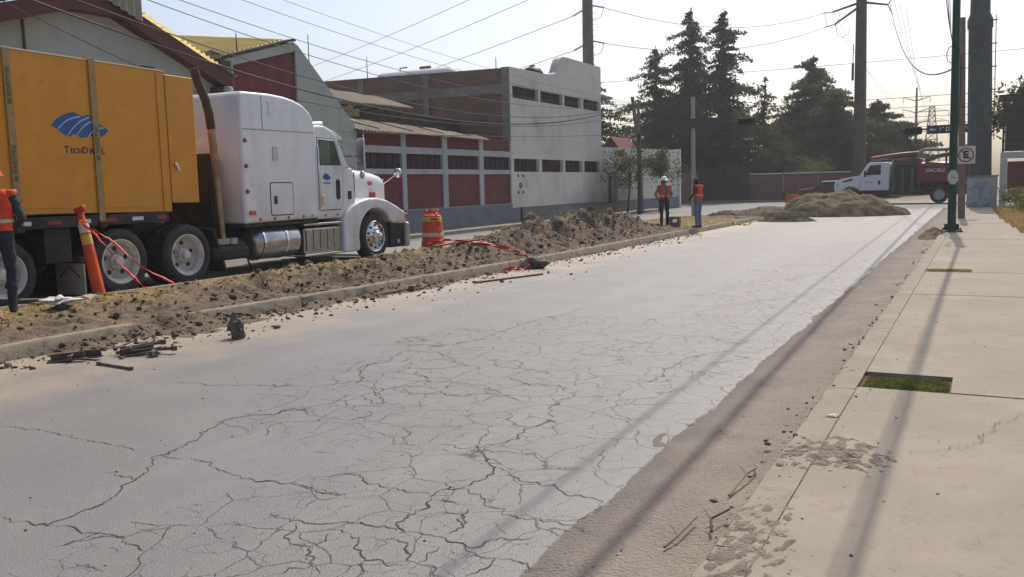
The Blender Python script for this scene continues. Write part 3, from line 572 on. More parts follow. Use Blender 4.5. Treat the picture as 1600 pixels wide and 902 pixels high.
# upper roof behind, with translucent clerestory
for k in range(5):
    a = 22.5+k*1.35
    corrugated('roof_sheet', M_ASB, W3, (-18.9-.12*k, a, 4.52+.03*k), (0,1.34,.02), (-2.6+.25*k,0,.85-.08*k), 8, .025, .17)
for k in range(3):
    MB().box(-19.3, -19.26, 22.7+k*1.0, 23.6+k*1.0, 4.1, 4.48).build('clerestory_pane', M_YEL, W3)
for k in range(7): MB().box(-19.3, -18.85, 22.6+k*.9, 22.68+k*.9, 4.38, 4.46).build('rafter', M_DARKIN, W3)
MB().box(-19.45, -19.35, 22.4, 32.6, 3.4, 4.4).build('back_wall', M_DARKIN, W3)
# --- tall white block with the brick flank
W4 = thing('white_block', 'tall off-white factory block with ribbon windows and bare brick flank', 'building', (-20, 37.5, 0))
LW = [(32.86,35.24),(35.5,37.75),(37.97,39.98),(40.22,42.2)]
UW = [(32.86,35.26),(35.47,37.80),(38.0,39.93),(40.2,42.25)]
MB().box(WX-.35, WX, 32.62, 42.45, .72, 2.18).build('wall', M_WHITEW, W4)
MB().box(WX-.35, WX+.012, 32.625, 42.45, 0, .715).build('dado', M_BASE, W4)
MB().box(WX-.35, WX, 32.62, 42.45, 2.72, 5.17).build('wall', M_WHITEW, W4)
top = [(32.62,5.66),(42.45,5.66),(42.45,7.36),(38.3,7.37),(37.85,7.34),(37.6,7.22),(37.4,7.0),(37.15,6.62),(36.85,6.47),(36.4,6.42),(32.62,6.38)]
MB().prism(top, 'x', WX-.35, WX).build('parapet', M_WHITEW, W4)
for zz, ws in (((2.18,2.72), LW), ((5.17,5.66), UW)):
    e = [32.62] + [q for w in ws for q in w] + [42.45]
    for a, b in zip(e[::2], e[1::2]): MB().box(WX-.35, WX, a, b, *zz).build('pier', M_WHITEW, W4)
    for a, b in ws:
        w = MB().box(WX-.25, WX-.16, a, b, zz[0]+.0, zz[1]).build('window', M_DGLASS, W4); t = MB()
        for i in range(1, 7): yy = a+(b-a)*i/7; t.box(WX-.16, WX-.14, yy-.012, yy+.012, zz[0]+.01, zz[1]-.01)
        t.box(WX-.16, WX-.142, a+.01, b-.01, (zz[0]+zz[1])/2-.012, (zz[0]+zz[1])/2+.012); t.build('glazing_bars', M_BAR, w)
# brick flank facing the camera
MB().prism([(-28,0),(WX-.36,0),(WX-.36,6.36),(-28,6.52)], 'y', 32.7, 32.95).build('flank_wall', M_BRICK, W4)
MB().box(WX-.36, WX-.002, 32.60, 32.80, .9, 6.37).build('corner_column', M_CONC, W4)
for z0, z1 in ((5.35,5.72),): MB().box(-28, WX-.37, 32.64, 32.7, z0, z1).build('tie_beam', M_CONC, W4)
for x in (-24.4, -21.0): MB().box(x-.14, x+.14, 32.62, 32.7, 0, 6.36).build('column', M_CONC, W4)
MB().box(-28, WX-.35, 32.95, 45, 6.0, 6.1).build('roof', M_CONC, W4)
MB().box(WX-.355, WX-8, 42.2, 42.44, 0, 7.2).build('rear_wall', M_BRICK, W4)
# wall plaque near the corner
MB().lathe([(0,0),(.13,0),(.13,.03),(0,.03)], (WX+.002, 33.4, 1.62), 'x', 8).build('plaque', M_BASE, W4)
for dy in (-.22,.22):
    for z in (1.28, 1.96): MB().box(WX, WX+.03, 33.4+dy-.035, 33.4+dy+.035, z, z+.12).build('bracket', M_BAR, W4)
MB().box(WX+.012, WX+.02, 33.33, 33.5, .12, .7).build('stain_board', M_BAR, W4)
# roof tanks
t = thing('gas_tank', 'long white gas tank lying on the brick block roof', 'tank', (-24, 35.6, 6.1))
tk = MB(); pr = [(0,-2.2),(.2,-2.17),(.36,-2.05),(.44,-1.85),(.45,0),(.44,1.85),(.36,2.05),(.2,2.17),(0,2.2)]; tk.lathe(pr, (-23.4,35.6,6.62), 'x', 20); tk.build('shell', mat('tank_white', (.75,.75,.72), .45), t, smooth=40)
for x in (-24.6,-22.2): MB().box(x-.1, x+.1, 35.3, 35.9, 6.1, 6.3).build('saddle', M_CONC, t)
MB().tube([(-24.3,35.6,7.0),(-24.3,35.6,7.2),(-23.9,35.6,7.2)], .03, 6).build('vent_pipe', M_BAR, t); MB().lathe([(0,-.3),(.07,-.28),(.07,.28),(0,.3)], (-22.9,35.6,7.12), 'x', 10).build('valve_hood', mat('rust', (.3,.14,.07), .9), t)
t = thing('water_tank', 'small dark water tank peeping over the parapet step', 'tank', (-18.2, 38, 6.1))
MB().lathe([(0,0),(.5,0),(.52,.2),(.5,.55),(.36,.75),(.14,.84),(0,.85)], (-18.2,37.2,6.1), 'z', 18).build('shell', mat('black_plastic', (.03,.03,.03), .5), t, smooth=40)
MB().lathe([(0,.84),(.13,.84),(.13,.9),(0,.9)], (-18.2,37.2,6.1), 'z', 12).build('lid', MATS['black_plastic'], t)
for (x, y, z, h, la) in ((-17.4,18.0,4.5,1.25,'thin rod antenna on the shed front above the white sleeper'),(-24.5,33.3,6.4,1.1,'short rod antenna by the gas tank'),(-18.6,22.3,3.5,2.9,'tall thin rod antenna beside the slanting shed side'),(-17.8,33.0,6.3,.55,'little tripod antenna on the corner of the white block')):
    a = thing('antenna', la, 'antenna', (x,y,z)); MB().tube([(x,y,z),(x,y,z+h)], [.022,.012], 6).build('rod', M_BAR, a)
    MB().box(x-.05,x+.05,y-.05,y+.05,z,z+.05).build('base', M_BAR, a)
# --- low wall beyond
W5 = thing('yard_wall', 'low off-white yard wall with blue grey base beyond the tall block', 'wall', (WX, 48.5, 0))
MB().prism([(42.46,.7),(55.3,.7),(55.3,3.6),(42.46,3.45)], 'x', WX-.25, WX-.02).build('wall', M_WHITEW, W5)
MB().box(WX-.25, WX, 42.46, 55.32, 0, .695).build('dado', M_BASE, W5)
MB().box(WX-.02, WX+.03, 43.4, 43.75, .6, 2.0).build('door', M_BAR, W5); MB().box(WX-.02, WX+.03, 44.1, 44.6, .1, 2.0).build('door', M_BASE, W5)
MB().box(WX-.3, WX+.1, 55.32, 55.62, 0, 3.65).build('end_pillar', mat('white_paint', (.72,.71,.68), .8, (.6,.59,.56), 2), W5)
MB().prism([(-19.0,3.3),(-17.6,3.3),(-18.3,4.2)], 'y', 47, 50).build('shed_roof', M_RED, W5)
# brown slatted gate, black gate and brick wall beyond the cross street
M_BROWNG = mat('brown_steel', (.11,.065,.045), .8, (.08,.05,.04), 3)
M_BLACKG = mat('black_steel', (.025,.027,.026), .7, (.04,.04,.038), 3)
t = thing('slatted_gate', 'brown slatted steel gate behind the pale concrete pole', 'gate', (-16.5, 57.5, 0))
for k in range(9): MB().box(-16.98, -16.9, 55.9+k*.42, 56.2+k*.42, .25, 2.2).build('slat', M_BROWNG, t)
for z in (.5, 1.9): MB().box(-17.03, -16.985, 55.7, 59.7, z, z+.08).build('rail', M_BROWNG, t)
t = thing('black_gate', 'black sheet metal gate under the conifers', 'gate', (-18, 66.6, 0))
for k in range(7): MB().box(-21.8+k*.95, -20.88+k*.95, 66.8, 66.86, .1, 2.55).build('panel', M_BLACKG, t)
for k in range(8): MB().box(-21.9+k*.95, -21.8+k*.95, 66.7, 66.8, 0, 2.7).build('post', M_BLACKG, t)
M_REDBR = mat('red_brick_painted', (.2,.1,.08), .9, (.15,.08,.065), 1.5, 7, c3=(.25,.15,.12), scale3=8, lo3=.55, hi3=.75)
t = thing('brick_wall', 'low brownish red wall with white coping across the junction', 'wall', (-12.5, 67, 0))
for k in range(3): MB().box(-15.1+k*2.4, -12.75+k*2.4, 67, 67.2, 0, 2.0).build('panel', M_REDBR, t)
for k in range(4): MB().box(-15.2+k*2.4, -15.0+k*2.4-.1, 66.95, 67.25, 0, 2.15).build('pier', M_CONC, t)
MB().box(-15.1, -8.2, 66.98, 67.22, 2.0, 2.08).build('coping', MATS['white_paint'], t)
cw = MB().box(-24, -8.3, 66.02, 66.94, -.05, .14); struct(cw.build('sidewalk_cross_street', M_SLAB, bevel=.02))
for k in range(5):
    t = thing('bollard', 'short dark post on the pavement edge before the low brick wall, %s' % ['leftmost','second from left','middle one','second from right','rightmost'][k], 'bollard', (-12.6+k*1.1,66.3,.1), 'posts across the junction')
    MB().lathe([(0,0),(.07,0),(.06,.55),(.04,.62),(0,.63)], (-12.6+k*1.1,66.3,.12), 'z', 10).build('post', M_BLACKG, t); MB().lathe([(.0,0),(.1,0),(.1,.02),(0,.02)], (-12.6+k*1.1,66.3,.125), 'z', 10).build('base', M_BLACKG, t)
# --- right of the big mast: graffitied plinth wall and the dark tin structure
M_GRAF = mat('graffiti_wall', (.42,.43,.42), .85, (.25,.3,.33), 2.2, 5, .42, .6, c3=(.5,.42,.35), scale3=4.5, lo3=.55, hi3=.66, dist=2.0)
t = thing('plinth_wall', 'low white wall smeared with graffiti at the foot of the mast', 'wall', (0, 46.6, 0))
MB().box(-.62, .62, 46.55, 46.75, .0, 1.5).build('wall', M_GRAF, t); MB().box(-.67, .67, 46.5, 46.8, 1.5, 1.57).build('coping', M_CONC, t)
t = thing('roadside_stall', 'dark tin-roofed stall with white beam and red skirt at the right edge', 'stall', (4.2, 52, 0))
M_WBEAM = mat('white_beam', (.6,.6,.58), .7, (.5,.5,.48), 3)
MB().box(.75, 9, 50.0, 50.2, 2.35, 2.65).build('beam', M_WBEAM, t)
MB().box(.75, 1.05, 50.02, 50.18, 0, 2.34).build('post', M_WBEAM, t); MB().box(4.6, 4.8, 50.03, 50.17, 0, 2.34).build('post', M_WBEAM, t)
MB().box(1.06, 9, 50.06, 50.14, .9, 2.2).build('skirt', mat('red_sheet', (.19,.055,.04), .75, (.13,.045,.035), 2), t)
for k in range(6): MB().box(.8+k*1.5, .9+k*1.5, 50.05, 50.12, 2.66, 5.3).build('upright', M_BLACKG, t)
for z in (3.15, 3.9, 4.6): MB().box(.78, 9, 50.13, 50.18, z, z+.07).build('rail', M_BLACKG, t)
for k in range(6): MB().box(.92+k*1.5, 2.28+k*1.5, 50.4, 50.46, 2.7, 5.0+.2*(k%2)).build('tin_sheet', mat('dark_tin', (.05,.055,.05), .8, (.08,.08,.075), 3), t)
MB().box(.6, 9, 50, 54, 5.32, 5.4).build('roof', M_BLACKG, t)
# ------------------------------------------------------------------ trees and plants
M_BARK = mat('bark', (.07,.055,.042), .95, (.11,.09,.07), 5, 6, bump=.8, bscale=20)
M_CONIF = leafmat('conifer_needles', (.048,.064,.033), (.08,.095,.045), .6)
M_CONIF2 = leafmat('cypress_foliage', (.055,.07,.025), (.105,.11,.04), .35)
M_PEPPER = leafmat('pepper_leaves', (.07,.085,.04), (.11,.115,.055), 1.2)
M_SHRUB = leafmat('shrub_leaves', (.1,.12,.03), (.16,.17,.05), 1.0)
M_DRYW = leafmat('dry_weeds', (.3,.24,.09), (.17,.17,.05), 1.6)
def leaf_cloud(C, S, r, flat=.5):
    """one bent two-triangle leaf clump at each centre; C (n,3), S (n,) sizes"""
    n = len(C); a = r.normal(size=(n,3)); a /= np.linalg.norm(a, axis=1)[:,None]; b = r.normal(size=(n,3)); b[:,2] *= flat; b -= (a*b).sum(1)[:,None]*a; b /= np.linalg.norm(b, axis=1)[:,None]
    c = np.cross(a, b)*S[:,None]; a = a*S[:,None]; b = b*S[:,None]
    V = np.stack([C-a*.9, C+b*.42+c*.12, C+a*.9, C-b*.42+c*.12], 1).reshape(-1,3); i = np.arange(n)[:,None]*4
    return V, np.concatenate([i+[0,1,2], i+[0,2,3]])
def conifer(x, y, h, rad, label, seed, m, base=.12, dens=1.0, droop=.25, tiers=None, leafs=.19, lean=0, group='conifers beyond the yard wall', sparse=0, pw=.72):
    r = np.random.default_rng(seed); t = thing('conifer_tree', label, 'tree', (x, y, 0), group, local=True)
    tr = MB(); pts = [(lean*k/8*h+.05*math.sin(k*1.3+seed), .05*math.cos(k*1.7), h*.985*k/8) for k in range(9)]; tr.tube(pts, [.022*h*(1-k/8.4)+.015 for k in range(9)], 8)
    Cs, Ss = [], []; nb = tiers or int(h*7*dens)
    for i in range(nb):
        f = base+(1-base)*(i+r.uniform())/nb
        if r.uniform() < sparse: continue
        a = r.uniform(0, math.tau); prof = (1-f)**pw*(1+.5*noise.noise(Vector((math.cos(a)*1.3+seed*3, math.sin(a)*1.3, f*4.5))))*(.55+.45*min(1, (f-base)/.22+.15))*(.55+.75*r.uniform()**1.3); L = rad*prof+.12; z = h*f
        d = np.array([math.cos(a), math.sin(a)]); px = lean*f*h; up = r.uniform(-.05,.22)
        steps = max(4, int(L/.16)); tip = None
        for s_ in range(steps):
            u = (s_+.5)/steps; zz = z+L*(up*u-droop*u*u*1.6+.16*max(0, u-.75)*4*.4); c0 = np.array([px+d[0]*L*u, d[1]*L*u, zz]); wdt = (.10+.34*L*.5*math.sin(math.pi*min(1,u*.9+.1))**.8)*.62; k = max(3, int(dens*(8+30*wdt)))
            o = r.normal(size=(k,3))*np.array([wdt, wdt, wdt*.24+.02]); o[:,2] -= np.abs(r.normal(size=k))*.07
            Cs.append(c0+o); Ss.append(leafs*r.uniform(.55,1.25,k)*(1.05-.35*u))
        if L > .5: tr.tube([(px,0,z-.05),(px+d[0]*L*.5,d[1]*L*.5,z+L*(up*.5-droop*.4)),(px+d[0]*L*.9,d[1]*L*.9,z+L*(up*.9-droop*1.3))], [.012*L+.01,.008*L+.006,.004], 4)
    k = 12; Cs.append(np.stack([np.full(k, lean*h)+r.normal(size=k)*.04, r.normal(size=k)*.04, h*(.97+.05*r.uniform(size=k))], 1)); Ss.append(np.full(k, leafs*.6))
    V, F = leaf_cloud(np.concatenate(Cs), np.concatenate(Ss), r)
    tr.build('trunk', M_BARK, t, smooth=60); npmesh('crown', V, F, m, t); return t
def broad(x, y, h, rx, rz, label, seed, m, n=5000, leafs=.1, trunk=.06, zc=None, group=None, lobes=14, cat='tree', name='leafy_tree', gap=.5, stems=5):
    r = np.random.default_rng(seed); t = thing(name, label, cat, (x, y, 0), group, local=True); zc = zc or h-rz
    tr = MB(); tr.tube([(.0,0,-.02),(.08,.02,zc*.4),(.18,.05,zc*.8),(.1,0,zc)], [trunk*1.3,trunk,trunk*.8,trunk*.5], 8)
    Cs = []
    for k in range(lobes):
        a = r.uniform(0, math.tau); e = r.uniform(-.8,1); q = r.uniform(.35,1.05); c = np.array([math.cos(a)*math.sqrt(max(0,1-e*e))*rx*q, math.sin(a)*math.sqrt(max(0,1-e*e))*rx*q, zc+e*rz*q])
        if k < stems*2: tr.tube([(.1,0,zc*.75), tuple((np.array([.1,0,zc*.75])+c)/2+r.normal(size=3)*.05), tuple(c)], [trunk*.5,trunk*.3,trunk*.12], 5)
        kk = n//lobes; s_ = r.uniform(.2,.55); o = r.normal(size=(kk,3))*np.array([rx, rx, rz])*s_*.55; Cs.append(c+o)
    C = np.concatenate(Cs); C = C[C[:,2] > .05]; V, F = leaf_cloud(C, leafs*r.uniform(.5,1.3,len(C)), r, 1)
    tr.build('trunk', M_BARK, t, smooth=60); npmesh('crown', V, F, m, t); return t
conifer(-20.6, 70.5, 14.9, 6.6, 'tallest conifer, with its peak over the pale concrete pole', 1, M_CONIF, .10, 1.0)
conifer(-17.9, 70.0, 14.4, 6.0, 'tall slim conifer just right of the tallest one', 2, M_CONIF, .12, 1.0)
conifer(-23.8, 71.5, 12.4, 6.4, 'broad conifer on the left of the tall pair', 3, M_CONIF, .1, .9)
conifer(-15.2, 72.0, 9.4, 4.4, 'thin see-through conifer on the right of the tall pair', 4, M_CONIF, .15, .7, sparse=.15)
conifer(-25.8, 64, 9.2, 4.6, 'conifer peeping out from behind the white block', 5, M_CONIF, .1, .75)
conifer(-13.2, 82, 12.0, 6.6, 'dense pointed conifer left of the brown steel pole', 6, M_CONIF2, .02, 1.35, .18, leafs=.2, pw=0.6)
conifer(-10.9, 79, 8.8, 5.4, 'bushy dark conifer right behind the spoil heap', 7, M_CONIF2, .0, 1.7, .15, leafs=.2, pw=0.42)
conifer(-15.6, 84, 7.4, 4.2, 'lower dark conifer on the left flank of the dense one', 8, M_CONIF2, .0, 1.3, .2, leafs=.2, pw=0.42)
conifer(-8.6, 88, 8.4, 4.6, 'rounded evergreen directly behind the brown steel pole', 9, M_CONIF2, .0, 1.5, .12, leafs=.22, pw=0.42)
conifer(-6.9, 92, 6.6, 5.2, 'lower evergreen right of the brown steel pole', 10, M_CONIF2, .0, 1.6, .12, leafs=.22, pw=0.42)
conifer(-21.5, 76, 9.0, 4.0, 'dark conifer filling the gap under the tall pair', 11, M_CONIF, .0, 1.2)
conifer(-18.3, 77, 7.5, 3.6, 'dark low conifer right of the black gate', 12, M_CONIF, .0, 1.2)
broad(-15.75, 42.7, 3.3, 1.15, .95, 'small pepper tree with leaning stem beside the green post', 21, M_PEPPER, 3000, .07, .05, 2.35, 'street trees by the yard wall')
broad(-15.7, 47.6, 3.5, 1.15, 1.0, 'small pepper tree right of the green post, crown against the yard wall', 22, M_PEPPER, 3000, .075, .05, 2.5, 'street trees by the yard wall')
broad(-10.6, 68.4, 2.9, 1.3, 1.3, 'yellow green shrub at the right end of the low brick wall', 23, M_SHRUB, 4500, .11, .05, 1.4, cat='shrub', name='leafy_shrub')
broad(-13.9, 74.2, 3.8, 2.6, 1.7, 'dark round bush behind the low brick wall', 24, M_CONIF2, 5200, .15, .06, 2.0, cat='shrub', name='leafy_shrub')
broad(-24.5, 69.5, 5.5, 2.6, 2.4, 'dark leafy tree behind the black gate', 25, M_CONIF2, 6000, .16, .09, 2.9)
broad(-17.4, 68.6, 4.0, 1.7, 1.6, 'dark leafy bush just behind the right end of the black gate', 26, M_CONIF2, 4500, .14, .06, 2.0, cat='shrub', name='leafy_shrub')
broad(3.2, 56.5, 6.4, 3.0, 2.0, 'dark leafy tree over the tin stall', 27, M_CONIF2, 9000, .15, .12, 4.6)
broad(7.6, 58.5, 6.9, 3.4, 2.2, 'second dark leafy tree at the right, farther from the mast', 28, M_CONIF2, 9000, .16, .12, 4.8)
broad(1.5, 46, 1.25, .9, .55, 'dark green weeds beside the graffitied plinth', 29, M_SHRUB, 2600, .07, .02, .55, cat='shrub', name='leafy_shrub')
broad(2.3, 38.5, 1.15, .95, .55, 'bushy dry weeds on the verge at the right edge', 30, M_DRYW, 4200, .06, .02, .5, cat='shrub', name='leafy_shrub')
broad(2.6, 34.0, .9, .8, .42, 'low dry weeds nearest along the right verge', 31, M_DRYW, 3600, .05, .02, .38, cat='shrub', name='leafy_shrub')
blades('verge_grass', lambda r: (lambda y: (right_edge(y)+.02+r.exponential(.8), y, -.02))(r.uniform(17, 47)), 14000, .22, M_STRAW, 'dry yellow grass along the right verge', 6, .6, .012)
vg = MB(); vs_ = np.arange(-6, 50, 1.0); vg.add([p for y in vs_ for p in ((right_edge(y)-.01, y, .07), (right_edge(y)+6, y, .04))], [(2*i, 2*i+1, 2*i+3, 2*i+2) for i in range(len(vs_)-1)])
struct(vg.build('verge', mat('verge_soil', (.24,.19,.11), .95, (.32,.25,.13), 2, 8, bump=.8, bscale=25), fix=False))
blades('dead_weeds', lambda r: (-6.6+r.normal()*.5, 35.6+r.normal()*.35, .2), 1200, .22, leafmat('dead_weed', (.2,.19,.12), (.12,.12,.08), 4), 'grey green dead weeds on the dark mound', 8, .7, .01)
blades('dead_weeds', lambda r: (-9.5+r.normal()*.28, 22.3+r.normal()*.4, .72), 420, .28, MATS['dead_weed'], 'tuft of dead weeds on top of the dirt ridge', 9, .6, .012)
# ------------------------------------------------------------------ semi tractor
M_WHITE = mat('truck_white', (.74,.75,.76), .28, (.68,.69,.7), 3, 5, spec=.5, coat=.3)
M_CHROME = mat('chrome', (.62,.62,.62), .16, metal=1)
M_ALU = mat('aluminium', (.5,.5,.5), .28, (.4,.4,.4), 8, metal=.9)
M_TYRE = mat('tyre', (.028,.027,.026), .85, (.06,.055,.048), 5, 6, bump=.3, bscale=60)
M_RIM = mat('white_rim', (.6,.58,.54), .5, (.42,.39,.34), 5, 6)
M_BLACK = mat('chassis_black', (.025,.024,.022), .75, (.05,.045,.04), 4)
M_GLASS = mat('cab_glass', (.03,.06,.045), .06, (.045,.085,.06), 2, spec=.6)
M_AMBER = mat('amber_lens', (.5,.11,.03), .25, spec=.6)
M_REDL = mat('red_lens', (.33,.04,.03), .25, spec=.6)
M_RUBBER = mat('rubber_seal', (.05,.05,.05), .7)
M_RUST = mat('rusty_pipe', (.085,.06,.048), .65, (.055,.042,.036), 6, metal=.4)
M_LOGO = mat('logo_blue', (.03,.10,.28), .5)
M_LOGOL = mat('logo_line', (.35,.45,.55), .5)
def wheel(parent, x, y, r=.535, s=1, kind='dish', w=.28, dual=False):
    """wheel with its outer face at x, facing +x (s=1) or -x"""
    def P(pr): return [(a*r/.535, h*s) for a, h in pr]
    t = MB(); t.lathe(P([(.34,-w),(.44,-w-.01),(.50,-w+.01),(.53,-w+.05),(.535,-w/2),(.53,-.05),(.50,-.01),(.44,.005),(.365,-.01),(.34,-.03)]), (x,y,r), 'x', 40, False)
    for k in range(44):       # tread blocks
        a = k*math.tau/44; c, s_ = math.cos(a), math.sin(a)
        for h in (-.07, -w/2, -w+.07): t.obox((x+h*s, y+c*r*1.0, r+s_*r*1.0), (.055,.05,.022), 0, a-math.pi/2)
    o = t.build('wheel', M_TYRE, parent, smooth=40)
    if dual:
        t = MB(); t.lathe(P([(.34,-.62),(.44,-.63),(.51,-.60),(.535,-.55),(.535,-.42),(.51,-.36),(.44,-.34),(.34,-.35)]), (x,y,r), 'x', 32, False); t.build('inner_tyre', M_TYRE, o, smooth=40)
    rm = MB()
    if kind == 'dish':
        rm.lathe(P([(.372,-.012),(.352,.0),(.335,-.012),(.325,-.04),(.30,-.06),(.285,-.15),(.26,-.175),(.13,-.165),(.125,-.11),(.10,-.095),(.0,-.095)]), (x,y,r), 'x', 40, False); m_ = M_RIM; hr, hx, hs, nh = .21, -.168, .038, 5
    else:
        rm.lathe(P([(.372,-.012),(.352,.004),(.33,-.01),(.315,-.05),(.29,-.045),(.2,.005),(.15,.02),(.145,.05),(.10,.085),(.085,.12),(0,.125)]), (x,y,r), 'x', 40, False); m_ = M_CHROME; hr, hx, hs, nh = .255, -.022, .03, 10
    rm.build('rim', m_, o, smooth=35)
    hh = MB(); lg = MB()
    for k in range(nh):
        a = k*math.tau/nh+.3; hh.lathe([(0,0),(hs,0),(hs,.012*s),(0,.012*s)], (x+hx*s, y+hr*math.cos(a), r+hr*math.sin(a)), 'x', 12)
    for k in range(10):
        a = k*math.tau/10; rr = .155 if kind == 'dish' else .17; lg.lathe([(0,0),(.018,0),(.016,.035*s),(0,.04*s)], (x+(-.168 if kind == 'dish' else .012)*s, y+rr*math.cos(a), r+rr*math.sin(a)), 'x', 6)
    hh.build('hand_holes', M_BLACK, o)['kind'] = 'stuff'; lg.build('lug_nuts', m_ if kind == 'dish' else M_CHROME, o)['kind'] = 'stuff'
    hb = MB(); hb.lathe([(.085,-.1*s),(.085,-.04*s),(.065,-.02*s),(0,-.015*s)] if kind == 'dish' else [(.09,.03*s),(.085,.13*s),(.05,.16*s),(0,.165*s)], (x,y,r), 'x', 18, False); hb.build('hub', m_, o, smooth=40)
    return o
add_layer(M_WHITE, (.34,.29,.235), .75, 2.2, .3, .75, (1,1,1), .2, 1.9); add_layer(M_WHITE, (.5,.49,.47), .4, 1.0, .5, .75, (1,4,.5))
XN, XF, XC = -12.35, -14.75, -13.55
T = thing('semi_truck', 'white long-nosed semi tractor with tall sleeper cab parked by the median', 'truck', (XC, 14, 0))
# chassis
ch = MB()
for x in (XC-.43, XC+.43): ch.box(x-.045, x+.045, 9.0, 17.9, .72, .98)
for y in (9.1, 10.6, 12.3, 14, 16, 17.7): ch.box(XC-.43, XC+.43, y-.05, y+.05, .76, .94)
for y in (9.93, 11.32): ch.lathe([(.09,-1.0),(.09,1.0)], (XC, y, .535), 'x', 12); ch.blob((XC,y,.55), .26, 2, .05)
ch.lathe([(.06,-1.0),(.06,1.0)], (XC,16.9,.5), 'x', 10)
for y in (9.93, 11.32): ch.box(XC-.6, XC-.45, y-.5, y+.5, .55, .72); ch.box(XC+.45, XC+.6, y-.5, y+.5, .55, .72)
ch.build('chassis', M_BLACK, T)
MB().prism([(9.6,1.0),(11.6,1.0),(11.5,1.1),(9.8,1.06)], 'x', XC-.45, XC+.45).build('fifth_wheel', M_BLACK, T)
for y in (9.93, 11.32):
    wheel(T, XN, y, .535, 1, 'dish', .28, True); wheel(T, XF, y, .535, -1, 'dish', .28, True)
wheel(T, XN-.03, 16.9, .525, 1, 'alu', .29); wheel(T, XF+.03, 16.9, .525, -1, 'alu', .29)
# sleeper
SL = [(12.75,1.0),(12.75,3.40),(12.78,3.46),(12.86,3.5),(13.6,3.505),(14.0,3.48),(14.3,3.43),(14.55,3.35),(14.75,3.22),(14.86,3.06),(14.9,2.88),(14.9,1.03)]
sl = MB().prism(SL, 'x', -14.62, XN).build('sleeper', M_WHITE, T, bevel=.07, seg=4)
MB().box(XN-.002, XN+.004, 12.80, 14.86, 2.79, 2.80).build('seam', M_RUBBER, sl)
MB().box(XN-.002, XN+.004, 13.33, 13.34, 2.81, 3.46).build('seam', M_RUBBER, sl)
def rrect(y0, y1, z0, z1, r=.06, k=4):
    p = []
    for cy, cz, a0 in ((y1-r,z1-r,0),(y0+r,z1-r,90),(y0+r,z0+r,180),(y1-r,z0+r,270)):
        p += [(cy+r*math.cos(R(a0+90*i/k)), cz+r*math.sin(R(a0+90*i/k))) for i in range(k+1)]
    return p
MB().prism(rrect(13.45,14.12,1.13,1.79), 'x', XN-.01, XN+.004).build('hatch_seal', M_RUBBER, sl)
h_ = MB().prism(rrect(13.47,14.10,1.15,1.77,.05), 'x', XN-.01, XN+.010).build('luggage_hatch', M_WHITE, sl)
MB().box(XN+.008, XN+.022, 13.55, 13.63, 1.36, 1.52).build('vent', M_BLACK, sl)
MB().prism(rrect(13.58,13.72,2.22,2.48,.02), 'x', XN-.01, XN+.018).build('vent', M_ALU, sl)
MB().prism(rrect(13.52,13.61,3.1,3.36,.02), 'x', XN-.01, XN+.018).build('marker_plate', M_WHITE, sl)
for z in (1.62, 2.1, 2.58):
    MB().lathe([(0,0),(.045,0),(.04,.025),(.02,.035),(0,.036)], (XN-.0, 12.84, z), 'x', 12).build('marker_light', M_REDL, T, smooth=40)
MB().box(XN-.01, XN+.03, 12.86, 13.02, 1.17, 1.25).build('marker_light', M_AMBER, T, bevel=.01)
for y, z in ((13.15,1.06),(13.55,1.055),(13.95,1.06),(14.4,1.07),(14.68,1.08),(15.1,1.06),(15.5,1.06)):
    MB().lathe([(0,0),(.034,0),(.03,.016),(.0,.022)], (XN+.0, y, z+.02), 'x', 10).build('marker_light', M_AMBER if y != 14.68 else M_ALU, T, smooth=40)
MB().box(-14.6, XN-.02, 12.76, 14.9, .94, 1.0).build('sleeper_skirt', M_BLACK, T)
# cab
XCAB = -12.42
cb = MB().prism([(14.92,1.0),(14.92,2.92),(15.0,2.97),(15.3,2.97),(15.5,2.90),(15.66,2.78),(16.04,2.12),(16.2,2.07),(16.3,1.0)], 'x', -14.55, XCAB).build('cab', M_WHITE, T, bevel=.05, seg=3)
ds = MB().prism([(15.0,1.18),(15.72,1.18),(15.80,1.32),(15.84,2.08),(15.60,2.70),(15.0,2.72)], 'x', XCAB-.01, XCAB+.004).build('door_seal', M_RUBBER, T)
dr = MB().prism([(15.015,1.195),(15.71,1.195),(15.785,1.33),(15.825,2.08),(15.59,2.685),(15.015,2.705)], 'x', XCAB-.01, XCAB+.014).build('door', M_WHITE, T, bevel=.01)
MB().prism([(15.04,2.14),(15.76,2.14),(15.56,2.65),(15.04,2.67)], 'x', XCAB, XCAB+.022).build('window_frame', M_RUBBER, dr)
MB().prism([(15.065,2.17),(15.72,2.17),(15.54,2.625),(15.065,2.645)], 'x', XCAB, XCAB+.025).build('window', M_GLASS, dr)
MB().box(XCAB+.02, XCAB+.03, 15.42, 15.44, 2.17, 2.63).build('quarter_bar', M_BLACK, dr)
MB().prism(rrect(15.56,15.70,1.40,1.84,.065,5), 'x', XCAB, XCAB+.02).build('peep_window', M_BLACK, dr)
MB().tube([(XCAB+.02,15.10,1.30),(XCAB+.05,15.10,1.33),(XCAB+.05,15.10,1.48),(XCAB+.02,15.10,1.50)], .018, 6).build('handle', M_CHROME, dr)
MB().tube([(XCAB+.02,14.97,1.2),(XCAB+.06,14.97,1.25),(XCAB+.06,14.97,2.5),(XCAB+.02,14.97,2.55)], .016, 6).build('grab_rail', M_CHROME, T, smooth=60)
MB().prism([(15.70,2.74),(16.06,2.14),(16.09,2.16),(15.74,2.76)], 'x', -14.45, XCAB-.08).build('windshield', M_GLASS, T)
MB().prism([(15.58,2.84),(15.9,2.70),(15.92,2.74),(15.62,2.90)], 'x', -14.4, XCAB-.05).build('sun_visor', M_WHITE, T, bevel=.01)
